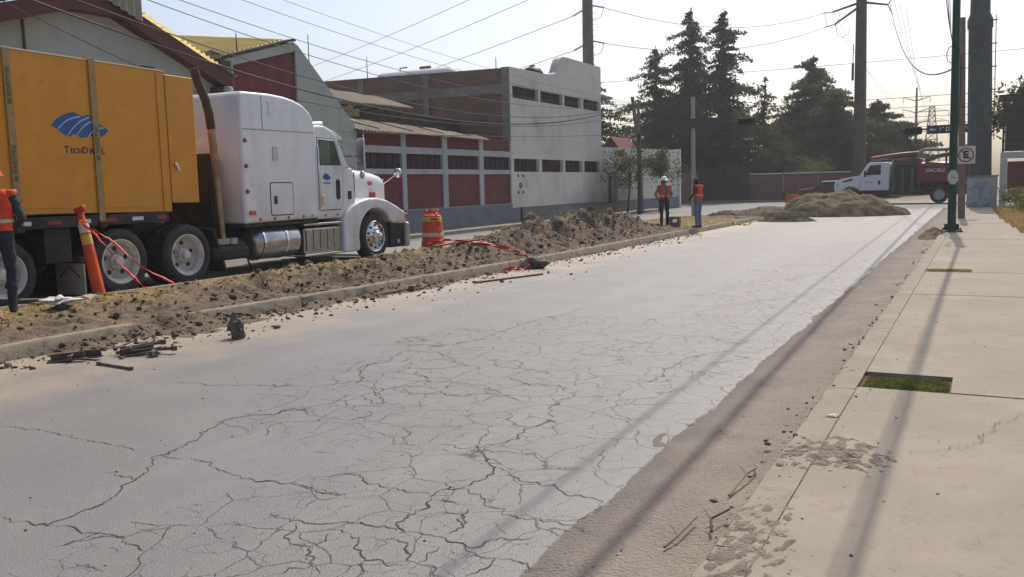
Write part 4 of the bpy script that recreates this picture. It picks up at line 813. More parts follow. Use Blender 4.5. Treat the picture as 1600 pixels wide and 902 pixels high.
MB().prism(rrect(15.98,16.10,1.40,1.58,.02), 'x', XCAB-.01, XCAB+.012).build('cowl_vent', M_BLACK, T)
for k, x in enumerate((-12.75,-13.1,-13.55,-14.0,-14.35)): MB().blob((x,15.35,2.985), .05, 2, 0, 1, (1,1.6,.9)).build('cab_light', M_WHITE if k else M_AMBER, T, smooth=60)
MB().tube([(XCAB-.3,15.1,3.0),(XCAB-.3,15.5,3.0)], [.05,.09], 12).build('air_horn', M_CHROME, T, smooth=50)
MB().tube([(XCAB-.3,15.08,3.0),(XCAB-.3,15.08,3.12)], .02, 8).build('beacon_stem', M_CHROME, T)
# hood
rings = []
for y, hw, top, bot in ((16.28,.80,2.11,1.02),(16.6,.79,2.10,1.05),(17.1,.77,2.06,1.1),(17.6,.74,2.0,1.12),(17.85,.72,1.95,1.12),(17.95,.70,1.88,1.12)):
    q = []
    for k in range(21):
        a = math.pi*k/20; c, s_ = math.cos(a), math.sin(a); q.append((XC+hw*math.copysign(abs(c)**.32, c), y, top-.34+.34*abs(s_)**.55))
    rings.append([(XC+hw,y,bot)] + q + [(XC-hw,y,bot)])
hd = MB().loft(rings).build('hood', M_WHITE, T, smooth=50)
MB().box(XC-.66, XC+.66, 17.95, 18.01, .85, 1.84).build('grille_frame', M_CHROME, T, bevel=.03)
for k in range(10): MB().box(XC-.6+k*.13, XC-.52+k*.13, 18.012, 18.03, .9, 1.78).build('grille_bar', M_CHROME, T)
MB().prism([(16.66,1.05),(16.68,1.05),(16.68,2.0),(16.66,2.0)], 'x', XC+.77, XC+.796).build('hood_seam', M_RUBBER, hd)
MB().prism(rrect(17.2,17.38,1.70,1.79,.04), 'x', XC+.74, XC+.77).build('badge', mat('badge_red', (.4,.12,.1), .4), hd)
MB().box(XC+.76, XC+.83, 17.26, 17.42, 1.40, 1.54).build('side_lamp', M_REDL, T, bevel=.012)
MB().tube([(XC+.79,16.28,1.42),(XC+.86,16.30,1.46),(XC+.86,16.32,1.60),(XC+.8,16.34,1.66)], .025, 6).build('hood_latch', M_BLACK, hd)
# fenders
def fender(x0, x1, par):
    out = [(15.72,.24),(15.72,.98),(15.80,1.10),(16.0,1.24),(16.3,1.35),(16.65,1.41),(17.0,1.41),(17.35,1.35),(17.7,1.22),(18.05,1.07),(18.14,.98),(18.16,.82),(17.6,.80)]
    arc = [(16.9+.64*math.cos(R(a)), .53+.64*math.sin(R(a))) for a in range(32, 196, 9)]
    o = MB().prism(out+arc+[(16.26,.24)], 'x', x0, x1).build('fender', M_WHITE, par, bevel=.055, seg=3); return o
fn = fender(-12.98, -12.34, T); fender(-14.76, -14.12, T)
for x0, x1 in ((-12.62,-12.35),(-14.75,-14.48)): MB().box(x0, x1, 18.12, 18.2, .86, 1.02).build('headlight', M_AMBER, T, bevel=.02)
MB().box(-12.352, -12.335, 18.04, 18.16, .87, 1.01).build('turn_signal', M_AMBER, T, bevel=.006)
# bumper
MB().box(-14.76, -12.34, 18.12, 18.26, .2, .80).build('bumper', mat('bumper_grey', (.55,.56,.58), .35, (.48,.49,.5), 4, metal=.3), T, bevel=.05, seg=3)
MB().box(-12.66, -12.42, 17.55, 18.11, .22, .79).build('bumper_bracket', M_BLACK, T)
MB().lathe([(0,0),(.05,0),(.05,.015),(0,.015)], (-12.42, 17.85, .36), 'x', 12).build('tow_eye', M_RIM, T)
MB().box(-12.43, -12.4, 17.5, 18.1, .77, .80).build('bumper_lip', M_CHROME, T)
# tanks and steps
tk = MB(); tk.lathe([(0,-.66),(.2,-.65),(.31,-.57),(.345,-.5),(.35,0),(.35,.5),(.345,.56),(.3,.6),(0,.62)], (-12.74, 13.78, .62), 'y', 28); tk.build('fuel_tank', M_ALU, T, smooth=35)
for y in (13.3, 13.95): MB().lathe([(.352,-.03),(.362,-.03),(.362,.03),(.352,.03)], (-12.74,y,.62), 'y', 28, False).build('tank_strap', M_CHROME, T)
MB().box(-13.05, -12.44, 14.5, 15.68, .28, .84).build('battery_box', M_ALU, T, bevel=.05)
for z in (.24, .88): MB().box(-13.05, -12.39, 14.45, 15.70, z, z+.05).build('step', M_CHROME, T, bevel=.015)
for k in range(5): MB().box(-12.42, -12.405, 14.53+k*.225, 14.73+k*.225, .36, .8).build('step_panel', M_ALU, T, bevel=.008)
MB().blob((-12.75, 14.9, .98), .13, 2, .3, 4, (1,2.4,.5)).build('rag', M_WHITE, T, smooth=60)
# exhaust, deck plate, hoses
MB().tube([(-12.62,12.40,.75),(-12.62,12.38,1.2),(-12.62,12.33,2.2),(-12.62,12.29,2.78)], .07, 14).build('exhaust_stack', mat('heat_stained_chrome', (.34,.28,.2), .35, (.22,.17,.12), 4, metal=.85), T, smooth=60)
MB().tube([(-12.62,12.29,2.78),(-12.62,12.26,3.05),(-12.63,12.20,3.3),(-12.65,12.08,3.58),(-12.66,12.0,3.85)], .08, 14).build('exhaust_tip', M_RUST, T, smooth=60)
MB().tube([(-14.4,12.40,.75),(-14.4,12.3,3.6),(-14.4,12.1,3.9)], .085, 12).build('exhaust_stack', MATS['heat_stained_chrome'], T, smooth=60)
MB().box(-14.2,-12.9, 12.45, 12.62, 1.0, 2.35).build('air_tank_panel', M_BLACK, T, bevel=.03)
for k in range(3): MB().tube([(-13.2-k*.2,12.44,2.0),(-13.2-k*.2,12.15,1.7-.1*k),(-13.1-k*.2,11.9,1.9)], .02, 6).build('air_hose', M_BLACK if k else M_REDL, T, smooth=60)
MB().box(-12.95,-12.4, 11.95, 12.9, .35, .62).build('air_tank', M_BLACK, T, bevel=.1)
MB().prism([(11.98,.95),(12.02,.98),(12.28,.18),(12.24,.15)], 'x', -12.9, -12.42).build('mudguard', M_BLACK, T)
MB().tube([(-12.5,12.9,.3),(-12.5,13.05,.1),(-12.5,13.2,.12)], .02, 6).build('drain_pipe', M_BLACK, T)
# mud flap with chevron behind the rear wheels
for x0, x1 in ((-13.05,-12.37),(-14.73,-14.05)):
    f_ = MB().box(x0, x1, 9.24, 9.26, .06, .56).build('mud_flap', mat('mud_flap', (.5,.43,.34), .9, (.4,.34,.27), 5, 7), T)
    t = MB(); xm = (x0+x1)/2
    for s_ in (-1,1): t.obox((xm+s_*.13, 9.236, .42), (.30,.004,.02), 0, 0, s_*R(38))
    t.build('chevron', M_BLACK, f_)
MB().box(-14.7,-12.38, 9.2, 9.3, .58, .68).build('flap_bar', M_BLACK, T)
# mirrors
mr_ = MB().box(-12.16, -11.96, 16.02, 16.08, 2.02, 2.72).build('mirror', M_CHROME, T, bevel=.03)
MB().box(-12.15,-11.97, 16.012,16.019, 2.04,2.70).build('mirror_glass', M_ALU, mr_)
for a, b in (((XCAB,15.72,2.66),(-12.06,16.04,2.66)), ((XCAB,15.95,2.1),(-12.06,16.04,2.1)), ((XCAB,15.75,2.6),(-12.08,16.02,2.2)), ((-12.0,16.06,1.98),(-12.0,16.06,2.80))): MB().tube([a,b], .014, 6).build('mirror_arm', M_CHROME, mr_)
MB().blob((-12.06,16.05,1.92), .075, 2, 0, 1, (1,.5,1.2)).build('convex_mirror', M_CHROME, mr_, smooth=60)
rm = MB(); rm.blob((-12.44,17.96,1.98), .115, 3, 0, 1, (1,.55,1)); o = rm.build('hood_mirror', M_CHROME, T, smooth=60)
MB().tube([(-12.84,17.90,1.72),(-12.50,17.95,1.94)], .014, 6).build('mirror_arm', M_CHROME, o)
MB().blob((-14.66,17.96,1.98), .125, 3, 0, 1, (1,.55,1)).build('hood_mirror', M_CHROME, T, smooth=60)
# emblem used on the door and on the yellow box: leaf of wavy bands
def emblem(name, parent, x, y0, z0, w, h, lines=True):
    U = [(0,.45),(.10,.70),(.22,.88),(.38,1.0),(.47,.92),(.55,.85),(.62,.93),(.70,.9),(.80,.66),(.9,.5),(1,.36),(.93,.16),(.83,.05),(.76,.03),(.70,.12),(.62,.06),(.5,0),(.42,.10),(.36,.14),(.30,.02),(.2,.12),(.1,.3)]
    o = MB().prism([(y0+u*w, z0+v_*h) for u, v_ in U], 'x', x, x+.003).build(name, M_LOGO, parent)
    if lines:
        t = MB()
        for k, (a, b) in enumerate((((.10,.3),(.50,.90)), ((.26,.08),(.66,.9)), ((.42,.10),(.76,.78)), ((.62,.06),(.9,.5)))):
            P = []
            for i in range(11):
                u = i/10; P.append((y0+w*(a[0]+(b[0]-a[0])*u), z0+h*(a[1]+(b[1]-a[1])*u+.10*math.sin(u*math.pi*1.2))))
            for (ya,za),(yb,zb) in zip(P[:-1],P[1:]): t.add([(x+.005,ya,za-.012*h/.35),(x+.005,yb,zb-.012*h/.35),(x+.005,yb,zb+.03*h),(x+.005,ya,za+.03*h)], [(0,1,2,3)])
        t.build('emblem_lines', M_LOGOL, o, fix=False)
    return o
emblem('emblem', dr, XCAB+.016, 15.13, 1.82, .26, .15, False)
text('lettering', 'TECHDRILL', .05, M_LOGO, dr, (XCAB+.018, 15.27, 1.76), FACE_X, .001)
# ------------------------------------------------------------------ trailer, yellow equipment box and its straps
TR = thing('flatbed_trailer', 'dark flatbed trailer under the yellow box, coupled to the white tractor', 'trailer', (XC, 6, 0))
tb = MB().box(-14.75, -12.40, 1.2, 10.95, 1.16, 1.30)
for x in (XC-.45, XC+.45): tb.box(x-.06, x+.06, 1.2, 10.9, .98, 1.158)
for k in range(12): tb.box(-14.7, -12.45, 1.5+k*.8, 1.58+k*.8, 1.06, 1.157)
tb.build('deck', M_BLACK, TR)
MB().box(-12.40, -12.36, 1.2, 10.95, 1.14, 1.31).build('side_rail', M_BLACK, TR)
for k in range(9):
    MB().box(-12.362, -12.354, 2.2+k*1.0, 2.42+k*1.0, 1.19, 1.25).build('reflector', mat('reflector_white', (.6,.6,.58), .4), TR)
    MB().box(-12.362, -12.354, 2.7+k*1.0, 2.9+k*1.0, 1.19, 1.25).build('reflector', mat('reflector_red', (.3,.03,.03), .4), TR)
for y in (6.45, 7.95):
    for x, s_ in ((XN,1),(XF,-1)): wheel(TR, x, y, .5, s_, 'dish', .27, True)
    MB().lathe([(.07,-1),(.07,1)], (XC,y,.5), 'x', 10).build('axle', M_BLACK, TR)
for x in (XC-.6, XC+.6): MB().box(x-.07, x+.07, 5.9, 8.6, .6, .95).build('suspension', M_BLACK, TR)
MB().box(-14.7,-12.42, 8.65, 9.1, .6, 1.14).build('tool_box', M_BLACK, TR, bevel=.02)
M_YBOX = mat('yellow_box_paint', (.62,.265,.005), .42, (.56,.235,.005), 2.5, 6, spec=.4, c3=(.43,.18,.008), scale3=9, lo3=.6, hi3=.8)
add_layer(M_YBOX, (.4,.19,.03), .3, 1.0, .5, .75, (1,2.5,.4)); add_layer(M_YBOX, (.3,.2,.1), .5, 2.2, .4, .75, (1,1,1), 1.3, 1.9)
M_YEDGE = mat('box_top_edge', (.75,.68,.5), .5)
BX = thing('equipment_box', 'tall yellow steel equipment box with blue wave emblem on the trailer', 'container', (XC, 7, 1.3))
def shear(t): t.v = [(x,y,z-.02*(y-9.5)) for x,y,z in t.v]; return t
bx = shear(MB().box(-14.76, -12.37, 2.6, 11.05, 1.335, 3.70)).build('shell', M_YBOX, BX, bevel=.015)
shear(MB().box(-14.74, -12.36, 11.056, 11.66, 1.49, 3.66)).build('front_cabinet', M_YBOX, BX, bevel=.012)
for a, b in ((2.75,4.9),(5.05,8.1),(8.30,9.54),(9.70,10.80)):
    shear(MB().box(-12.372, -12.362, a, b, 1.42, 3.55)).build('panel', M_YBOX, BX, bevel=.004)
shear(MB().box(-12.43, -12.362, 2.6, 11.05, 3.701, 3.722)).build('top_edge', M_YEDGE, BX)
shear(MB().box(-12.368, -12.354, 10.87, 10.90, 1.36, 3.68)).build('corner_trim', M_YBOX, BX)
lt = shear(MB().box(-12.36, -12.33, 11.14, 11.18, 2.13, 2.17)).build('latch', M_CHROME, BX, bevel=.008)
shear(MB().obox((-12.33, 11.19, 2.10), (.02,.04,.12), 0, R(25))).build('latch_handle', M_CHROME, lt)
shear(MB().box(-12.6, -12.4, 10.66, 10.9, 3.72, 3.76)).build('lifting_eye', M_RUST, BX)
emblem('emblem', BX, -12.361, 8.87, 2.50, 1.0, .39)
text('lettering', 'T', .14, mat('logo_violet', (.09,.025,.06), .5), BX, (-12.36, 9.10, 2.315), FACE_X, .001, bold=.003)
text('lettering', 'ECH', .108, MATS['logo_violet'], BX, (-12.36, 9.265, 2.30), FACE_X, .001, bold=.003)
text('lettering', 'D', .14, MATS['logo_violet'], BX, (-12.36, 9.42, 2.31), FACE_X, .001, bold=.003)
text('lettering', 'RILL', .108, MATS['logo_violet'], BX, (-12.36, 9.635, 2.295), FACE_X, .001, bold=.003, sx=1.45)
M_STRAP = mat('webbing', (.36,.27,.11), .85, (.28,.21,.1), 12, 5)
M_STRAPT = mat('strap_print', (.09,.07,.045), .8)
for y, la in ((8.24,'grey yellow ratchet strap over the box, nearest the worker in the orange vest'),(9.63,'grey yellow ratchet strap over the box, crossing the blue emblem'),(5.0,'ratchet strap over the rear half of the yellow box')):
    s_ = thing('cargo_strap', la, 'strap', (XC, y, 1.2), 'straps over the yellow box'); w = .055
    pts = [(-12.35,1.13),(-12.345,2.4),(-12.35,3.73),(-12.42,3.745),(-14.7,3.745),(-14.78,3.7),(-14.77,1.13)]
    t = MB(); n_ = len(pts)
    for (xa,za),(xb,zb) in zip(pts[:-1],pts[1:]): t.add([(xa,y-w,za),(xa,y+w,za),(xb,y+w,zb),(xb,y-w,zb),(xa+.004,y-w,za+.003),(xa+.004,y+w,za+.003),(xb+.004,y+w,zb+.003),(xb+.004,y-w,zb+.003)], [(0,1,2,3),(4,5,6,7),(0,4,7,3),(1,5,6,2)])
    t.build('webbing', M_STRAP, s_)
    V90 = FACE_X @ Matrix.Rotation(R(90), 3, 'Z')
    for z in (2.42,) if y > 9 else (2.10, 3.2) if y > 8 else (2.4,): text('lettering', 'BE KINEDYNE', .085, M_STRAPT, s_, (-12.338, y, z), V90, .001)
    MB().box(-12.36, -12.33, y-.06, y+.06, 1.10, 1.2).build('hook', M_BLACK, s_)
# ------------------------------------------------------------------ sewer cleaning truck across the junction (faces -X, near side faces the camera)
VT = thing('vacuum_truck', 'white-cabbed sewer cleaning truck with dark red tank parked across the junction', 'truck', (-4.5, 59, 0))
M_VRED = mat('tank_red', (.2,.035,.03), .45, (.15,.03,.026), 2, 6, spec=.4); M_VWH = mat('vac_white', (.72,.73,.74), .35)
M_VGREY = mat('hose_grey', (.28,.29,.27), .6); M_VGRN = mat('boom_green', (.06,.1,.07), .6)
YV = 58.0
def vwheel(x, r=.5):
    t = MB(); t.lathe([(.3,0),(.42,-.01),(.48,.02),(.5,.08),(.5,.2),(.47,.25),(.3,.26)], (x,YV-.02,r), 'y', 28, False); o = t.build('wheel', M_TYRE, VT, smooth=40)
    MB().lathe([(.31,0),(.28,.0),(.24,.06),(.12,.08),(.1,.02),(0,.02)], (x,YV-.01,r), 'y', 24, False).build('rim', M_RIM, o, smooth=40); return o
for x in (-7.05,-2.2): vwheel(x)
MB().box(-7.7, .3, YV+.2, YV+2.0, .55, .8).build('chassis', M_BLACK, VT)
hp = [(-7.98,.75),(-8.02,1.15),(-7.95,1.42),(-7.7,1.52),(-6.9,1.68),(-6.55,1.72),(-6.55,.75)] + [(-7.05+.58*math.cos(R(a)), .5+.58*math.sin(R(a))) for a in range(25,160,10)]
MB().prism(hp, 'y', YV+.02, YV+2.1).build('hood', M_VWH, VT, bevel=.07, seg=3)
MB().box(-8.06, -7.96, YV+.1, YV+2.0, .42, .72).build('bumper', M_BLACK, VT, bevel=.03)
MB().prism([(-7.55,1.40),(-6.95,1.56),(-6.95,1.44),(-7.5,1.32)], 'y', YV+.0, YV+.03).build('hood_vent', M_BLACK, VT)
MB().box(-7.9,-7.74, YV-.01, YV+.2, 1.1, 1.3).build('headlight', M_ALU, VT, bevel=.03)
cabp = [(-6.56,.8),(-6.56,1.75),(-6.1,2.42),(-5.98,2.48),(-4.95,2.48),(-4.9,2.4),(-4.9,.8)]
MB().prism(cabp, 'y', YV, YV+2.1).build('cab', M_VWH, VT, bevel=.06, seg=3)
d_ = MB().prism([(-6.4,.9),(-6.4,1.74),(-6.0,2.36),(-5.3,2.38),(-5.3,.9)], 'y', YV-.02, YV+.01).build('door', M_VWH, VT, bevel=.012)
MB().prism([(-6.3,1.72),(-5.97,2.30),(-5.38,2.32),(-5.38,1.74)], 'y', YV-.035, YV-.01).build('window', M_BLACK, d_)
MB().prism(rrect(-5.52,-5.4,1.15,1.4,.04), 'y', YV-.03, YV-.01).build('peep_window', M_BLACK, d_)
MB().box(-6.24,-5.8, YV-.026, YV-.018, 1.28, 1.34).build('lettering_strip', M_LOGOL, d_)
MB().prism([(-6.52,1.78),(-6.12,2.38),(-6.10,2.36),(-6.50,1.76)], 'y', YV+.12, YV+1.98).build('windshield', M_GLASS, VT)
MB().box(-6.3,-6.2, YV-.2, YV-.12, 1.62, 2.0).build('mirror', M_BLACK, VT, bevel=.02)
MB().box(-5.6, -4.95, YV+.02, YV+.6, .45, .78).build('step_tank', M_BLACK, VT, bevel=.04)
# machinery between cab and tank
MB().box(-4.82, -3.5, YV+.05, YV+2.0, .55, 2.36).build('engine_bay', M_BLACK, VT, bevel=.03)
for k in range(5): MB().box(-4.78+k*.26, -4.62+k*.26, YV, YV+.04, .7+.1*(k%2), 2.2-.12*(k%3)).build('engine_part', M_BLACK if k%2 else M_VGRN, VT, bevel=.015)
MB().tube([(-4.75,YV+.1,.75),(-4.75,YV+.1,2.6)], .06, 10).build('exhaust_stack', M_ALU, VT, smooth=60)
# tank
tk = MB(); q = [( .95*math.copysign(abs(math.cos(a))**.6, math.cos(a)), .72*math.copysign(abs(math.sin(a))**.6, math.sin(a))) for a in np.linspace(0, math.tau, 33)[:-1]]
tk.loft([[(x, YV+1.03+u*s_, 1.72+v_*s_) for u, v_ in q] for x, s_ in ((-3.5,.85),(-3.42,.97),(-3.3,1),(-.3,1),(-.05,.97),(.1,.85))]); tk.build('tank', M_VRED, VT, smooth=50)
MB().box(-3.4, .05, YV+.12, YV+1.9, .8, 1.02).build('subframe', M_BLACK, VT)
for x in (-3.3,-1.6,-.2): MB().box(x-.03, x+.03, YV+.03, YV+2.0, 1.0, 2.40).build('tank_band', M_VRED, VT)
text('lettering', 'VACALL', .30, mat('white_lettering', (.7,.7,.68), .6), VT, (-2.45, YV+.045, 1.92), FACE_MY, .008, shear=.25, bold=.006)
# fender over the rear wheel, tool boxes
MB().prism([(-2.2+.62*math.cos(R(a)), .5+.62*math.sin(R(a))) for a in range(0,181,12)] + [(-2.2+.56*math.cos(R(a)), .5+.56*math.sin(R(a))) for a in range(180,-1,-12)], 'y', YV-.04, YV+.5).build('fender', M_BLACK, VT)
MB().box(-3.35,-2.9, YV+.02, YV+.5, .5, .98).build('tool_box', M_BLACK, VT, bevel=.02); MB().box(-1.5,0, YV+.02, YV+.5, .5, .98).build('tool_box', M_BLACK, VT, bevel=.02)
MB().box(-.95,-.75, YV-.02, YV+.03, 1.1, 1.35).build('side_lamp', M_AMBER, VT)
# boom, hose and debris tube on top
MB().tube([(-6.0,YV+1.0,2.72),(-4.2,YV+.95,2.88),(-3.4,YV+.9,2.9)], [.12,.17,.17], 12).build('boom', M_VRED, VT, smooth=60)
MB().tube([(-3.45,YV+.8,2.6),(-3.3,YV+.8,3.05),(-3.0,YV+.8,3.15),(-1.9,YV+.8,3.12),(-.6,YV+.8,3.34),(.4,YV+.8,3.5)], .1, 12).build('suction_hose', M_VGREY, VT, smooth=60)
MB().tube([(-3.0,YV+.5,2.48),(-2.3,YV+.5,2.75),(-.2,YV+.5,3.1)], .13, 10).build('suction_tube', M_VGRN, VT, smooth=60)
MB().box(-4.7,-3.2, YV+.5, YV+1.6, 2.38, 2.62).build('top_platform', M_VRED, VT, bevel=.02); MB().tube([(-1.9,YV+.7,2.44),(-1.9,YV+.7,3.1)], .06, 8).build('boom_rest', M_BLACK, VT)
for x in (-3.1,-1.0): MB().lathe([(0,0),(.16,0),(.16,.1),(0,.12)], (x,YV+1.0,2.43), 'z', 14).build('hatch', M_VGREY, VT)
# red car partly hidden behind the heap
RC = thing('parked_car', 'dark red car half hidden between the shrub and the white truck cab', 'car', (-9.3, 63.8, 0))
M_CAR = mat('dark_red_paint', (.09,.015,.018), .35, spec=.5)
bd = [(x+.9,z) for x,z in ((-12.0,.35),(-12.02,.75),(-11.85,.9),(-11.0,1.0),(-10.5,1.42),(-9.2,1.45),(-8.75,1.0),(-8.45,.95),(-8.4,.4))]
MB().prism(bd, 'y', 63.2, 64.8).build('body', M_CAR, RC, bevel=.12, seg=3)
MB().prism([(-10.02,1.02),(-9.57,1.36),(-9.05,1.38),(-9.05,1.02)], 'y', 63.185, 63.23).build('window', M_GLASS, RC); MB().prism([(-8.95,1.02),(-8.95,1.38),(-8.35,1.38),(-8.0,1.02)], 'y', 63.185, 63.23).build('window', M_GLASS, RC)
for x in (-10.4,-8.2):
    o = MB().lathe([(.19,0),(.3,0),(.31,.05),(.31,.17),(.19,.18)], (x,63.17,.31), 'y', 24, False).build('wheel', M_TYRE, RC, smooth=40); MB().lathe([(.2,.01),(.17,.03),(0,.02)], (x,63.17,.31), 'y', 18, False).build('rim', M_ALU, o)
MB().box(-11.13,-11.0, 63.3,63.6,.62,.78).build('headlight', M_ALU, RC, bevel=.03); MB().box(-7.6,-7.48, 63.3,63.6,.66,.84).build('tail_light', M_REDL, RC, bevel=.03)
# orange barrier crates left of the heap
M_ORG = mat('orange_plastic', (.66,.085,.02), .5, (.5,.07,.025), 5, 5, spec=.3)
for k, (x, y) in enumerate(((-8.35,46.2),(-7.95,45.2))):
    t = thing('plastic_barrier', ['orange slotted plastic barrier, left one behind the heap','orange slotted plastic barrier, right one touching the heap'][k], 'barrier', (x,y,0), 'barriers behind the heap', local=True, rz=R(8+20*k))
    t.scale = (.62,.62,.8)
    for z in (.42,.62,.82,1.0-.06*k): MB().box(-.5,.5,-.04,.04,z-.055,z+.055).build('rail', M_ORG, t, bevel=.012)
    for sx in (-.46,0,.46): MB().box(sx-.05,sx+.05,-.06,.06,.02,1.06-.06*k).build('post', M_ORG, t, bevel=.012)
    for sx in (-.46,.46): MB().box(sx-.06,sx+.06,-.3,.3,0,.06).build('foot', M_ORG, t, bevel=.012)
# ------------------------------------------------------------------ poles, signs and masts on the right
M_GRN = mat('green_pole_paint', (.018,.06,.036), .5, (.022,.052,.036), 3, 5, spec=.4)
M_GREYP = mat('weathered_concrete_pole', (.23,.19,.155), .9, (.17,.14,.115), 4, 6, bump=.3, bscale=30)
M_SIGN = mat('sign_face', (.62,.6,.52), .6, (.52,.5,.44), 5, 5)
M_SRED = mat('sign_red', (.22,.04,.035), .6); M_SBLK = mat('sign_black', (.03,.028,.028), .6)
GP = thing('green_street_pole', 'tall dark green steel pole on the right kerb with loose cables', 'pole', (-.68, 26.45, .12))
MB().tube([(-.68,26.45,.12),(-.70,26.45,3.5),(-.74,26.45,7.6)], [.105,.10,.09], 20).build('pole', M_GRN, GP, smooth=50)
MB().box(-.95,-.41, 26.18,26.72,.12,.16).build('base_plate', M_GRN, GP, bevel=.006)
for k in range(4): a = k*math.pi/2; MB().prism([(0,0),(.12,0),(0,.22)], 'y', -.008, .008).build('gusset', M_GRN, GP) if False else MB().obox((-.68+.13*math.cos(a),26.45+.13*math.sin(a),.24),(.1,.012,.16),a).build('gusset', M_GRN, GP)
for dx in (-.21,.21):
    for dy in (-.21,.21): MB().lathe([(0,0),(.022,0),(.022,.05),(0,.055)], (-.68+dx,26.45+dy,.16), 'z', 6).build('anchor_bolt', M_RUST, GP)
og = [(-.68+.135*math.cos(R(22.5+45*k)), 1.55+.2*math.sin(R(22.5+45*k))) for k in range(8)]
MB().prism(og, 'y', 26.325, 26.335).build('octagonal_plate', M_SIGN, GP); MB().box(-.74,-.62,26.322,26.3245,1.53,1.545).build('plate_line', M_SBLK, GP)
cl = MB(); cl.tube([(-.86,26.38,4.9),(-.92,26.38,4.75),(-.9,26.38,4.55),(-.78,26.38,4.48),(-.66,26.36,4.6),(-.62,26.36,4.8),(-.72,26.35,4.95),(-.86,26.38,4.9)], .012, 6); cl.build('cable_coil', M_BLACK, GP, smooth=60)
for k in range(3): MB().tube([(-1.02+.04*k,26.4,7.3),(-.98+.05*k,26.38,6.2-.1*k),(-.90+.03*k,26.36,5.6-.15*k),(-.79,26.34,5.0)], .012, 6).build('loose_cable', M_BLACK if k < 2 else M_PIER, GP, smooth=60)
MB().tube([(-.58,26.36,4.7),(-.57,26.36,3.6),(-.60,26.36,2.9)], .012, 6).build('loose_cable', M_BLACK, GP, smooth=60)
CP = thing('concrete_pole', 'weathered square pole carrying the no-parking sign behind the green pole', 'pole', (-.6, 34.78, .12))
MB().loft([[(x+sx*w, 34.78+sy*w, z) for sx, sy in ((-1,-1),(1,-1),(1,1),(-1,1))] for x, z, w in ((-.6,.1,.115),(-.76,6.9,.095))]).build('pole', M_GREYP, CP, bevel=.02)
for z in (5.2, 3.9): MB().tube([(-.9,34.66,z),(-.5,34.66,z)], .012, 6).build('step_bolt', M_BLACK, CP)
SG = thing('parking_sign', 'square no-parking sign with struck-out letter E in a red ring', 'sign', (-.53, 34.6, 2.28))
SC = (-.52, 34.62, 2.28)
MB().box(SC[0]-.29, SC[0]+.29, 34.62, 34.632, 1.98, 2.58).build('plate', M_SIGN, SG, bevel=.003)
ring = MB(); n_ = 40
for k in range(n_):
    a, b = k*math.tau/n_, (k+1)*math.tau/n_; ring.add([(SC[0]+r*math.cos(q), 34.616, SC[2]+r*math.sin(q)) for q, r in ((a,.245),(b,.245),(b,.205),(a,.205))], [(3,2,1,0)])
ring.build('ring', M_SRED, SG, fix=False)
text('letter', 'E', .34, M_SBLK, SG, (SC[0], 34.614, SC[2]), FACE_MY, .002, bold=.014)
MB().obox((SC[0], 34.609, SC[2]), (.42,.003,.035), 0, 0, R(45)).build('slash', M_SRED, SG)
MB().box(SC[0]-.16, SC[0]+.02, 34.634, 34.66, 2.2, 2.24).build('clamp', M_ALU, SG)
MS = thing('steel_mast', 'massive dark steel mast with a ladder at the end of the pavement', 'mast', (-.1, 48.3, 0))
M_MAST = mat('mast_steel', (.085,.095,.085), .7, (.06,.068,.062), 1.2, 7, c3=(.13,.13,.11), scale3=5, lo3=.58, hi3=.75)
ms = MB(); N = 12
def ringm(x, z, r): return [(x+r*math.cos(k*math.tau/N+.26), 48.3+r*math.sin(k*math.tau/N+.26), z) for k in range(N)]
ms.loft([ringm(-.10,0,.54), ringm(-.20,4.5,.53), ringm(-.30,8.55,.515)]); ms.build('shaft', M_MAST, MS, smooth=20)
ms = MB(); ms.loft([ringm(-.30,8.4,.56), ringm(-.31,8.75,.56), ringm(-.32,9.05,.44), ringm(-.35,12.5,.40)]); ms.build('upper_shaft', M_MAST, MS, smooth=20)
ld = MB(); 
for dx in (.62,): ld.tube([(-.2+dx,48.0,3.2),(-.28+dx,48.0,8.9)], .022, 6)
ld.build('ladder_rail', M_BLACK, MS)
for k in range(6): z = 3.4+k*1.05; MB().box(.2-.013*k, .47-.013*k, 47.98, 48.03, z, z+.05).build('ladder_rung', M_BLACK, MS)
MB().blob((.45,47.7,4.42), .1, 2, 0, 1, (1,1,1.2)).build('lamp', M_ALU, MS, smooth=60)
BP = thing('steel_transmission_pole', 'dark brown steel transmission pole with cross arms in front of the evergreens', 'pole', (-7.55, 66.4, 0))
M_BRP = mat('brown_pole_steel', (.105,.075,.062), .7, (.08,.06,.05), 1.5, 6)
bp = MB(); bp.tube([(-7.55,66.4,0),(-7.57,66.4,6),(-7.62,66.4,15.5)], [.44,.40,.33], 14); bp.build('shaft', M_BRP, BP, smooth=30)
for a, b in (((-7.7,66.3,13.35),(-9.4,66.2,12.9)), ((-7.7,66.3,13.1),(-9.3,66.2,12.05)), ((-7.5,66.3,13.35),(-5.95,66.2,13.0))): MB().tube([a,b], [.09,.06], 8).build('cross_arm', M_BRP, BP)
M_INS = mat('insulator_glaze', (.35,.36,.33), .3)
def insulator(par, a, b):
    a, b = Vector(a), Vector(b); t = MB(); k = 9; pts, rs = [], []
    for i in range(k*2+1): pts.append(a.lerp(b, i/(k*2))); rs.append(.055 if i % 2 else .02)
    t.tube(pts, rs, 8); return t.build('insulator', M_INS, par)
insulator(BP, (-9.4,66.2,12.9), (-10.0,66.0,12.85)); insulator(BP, (-9.3,66.2,12.05), (-9.9,66.0,11.9)); insulator(BP, (-5.95,66.2,13.0), (-5.6,66.0,12.3)); insulator(BP, (-5.95,66.2,13.0), (-5.5,66.2,13.6))
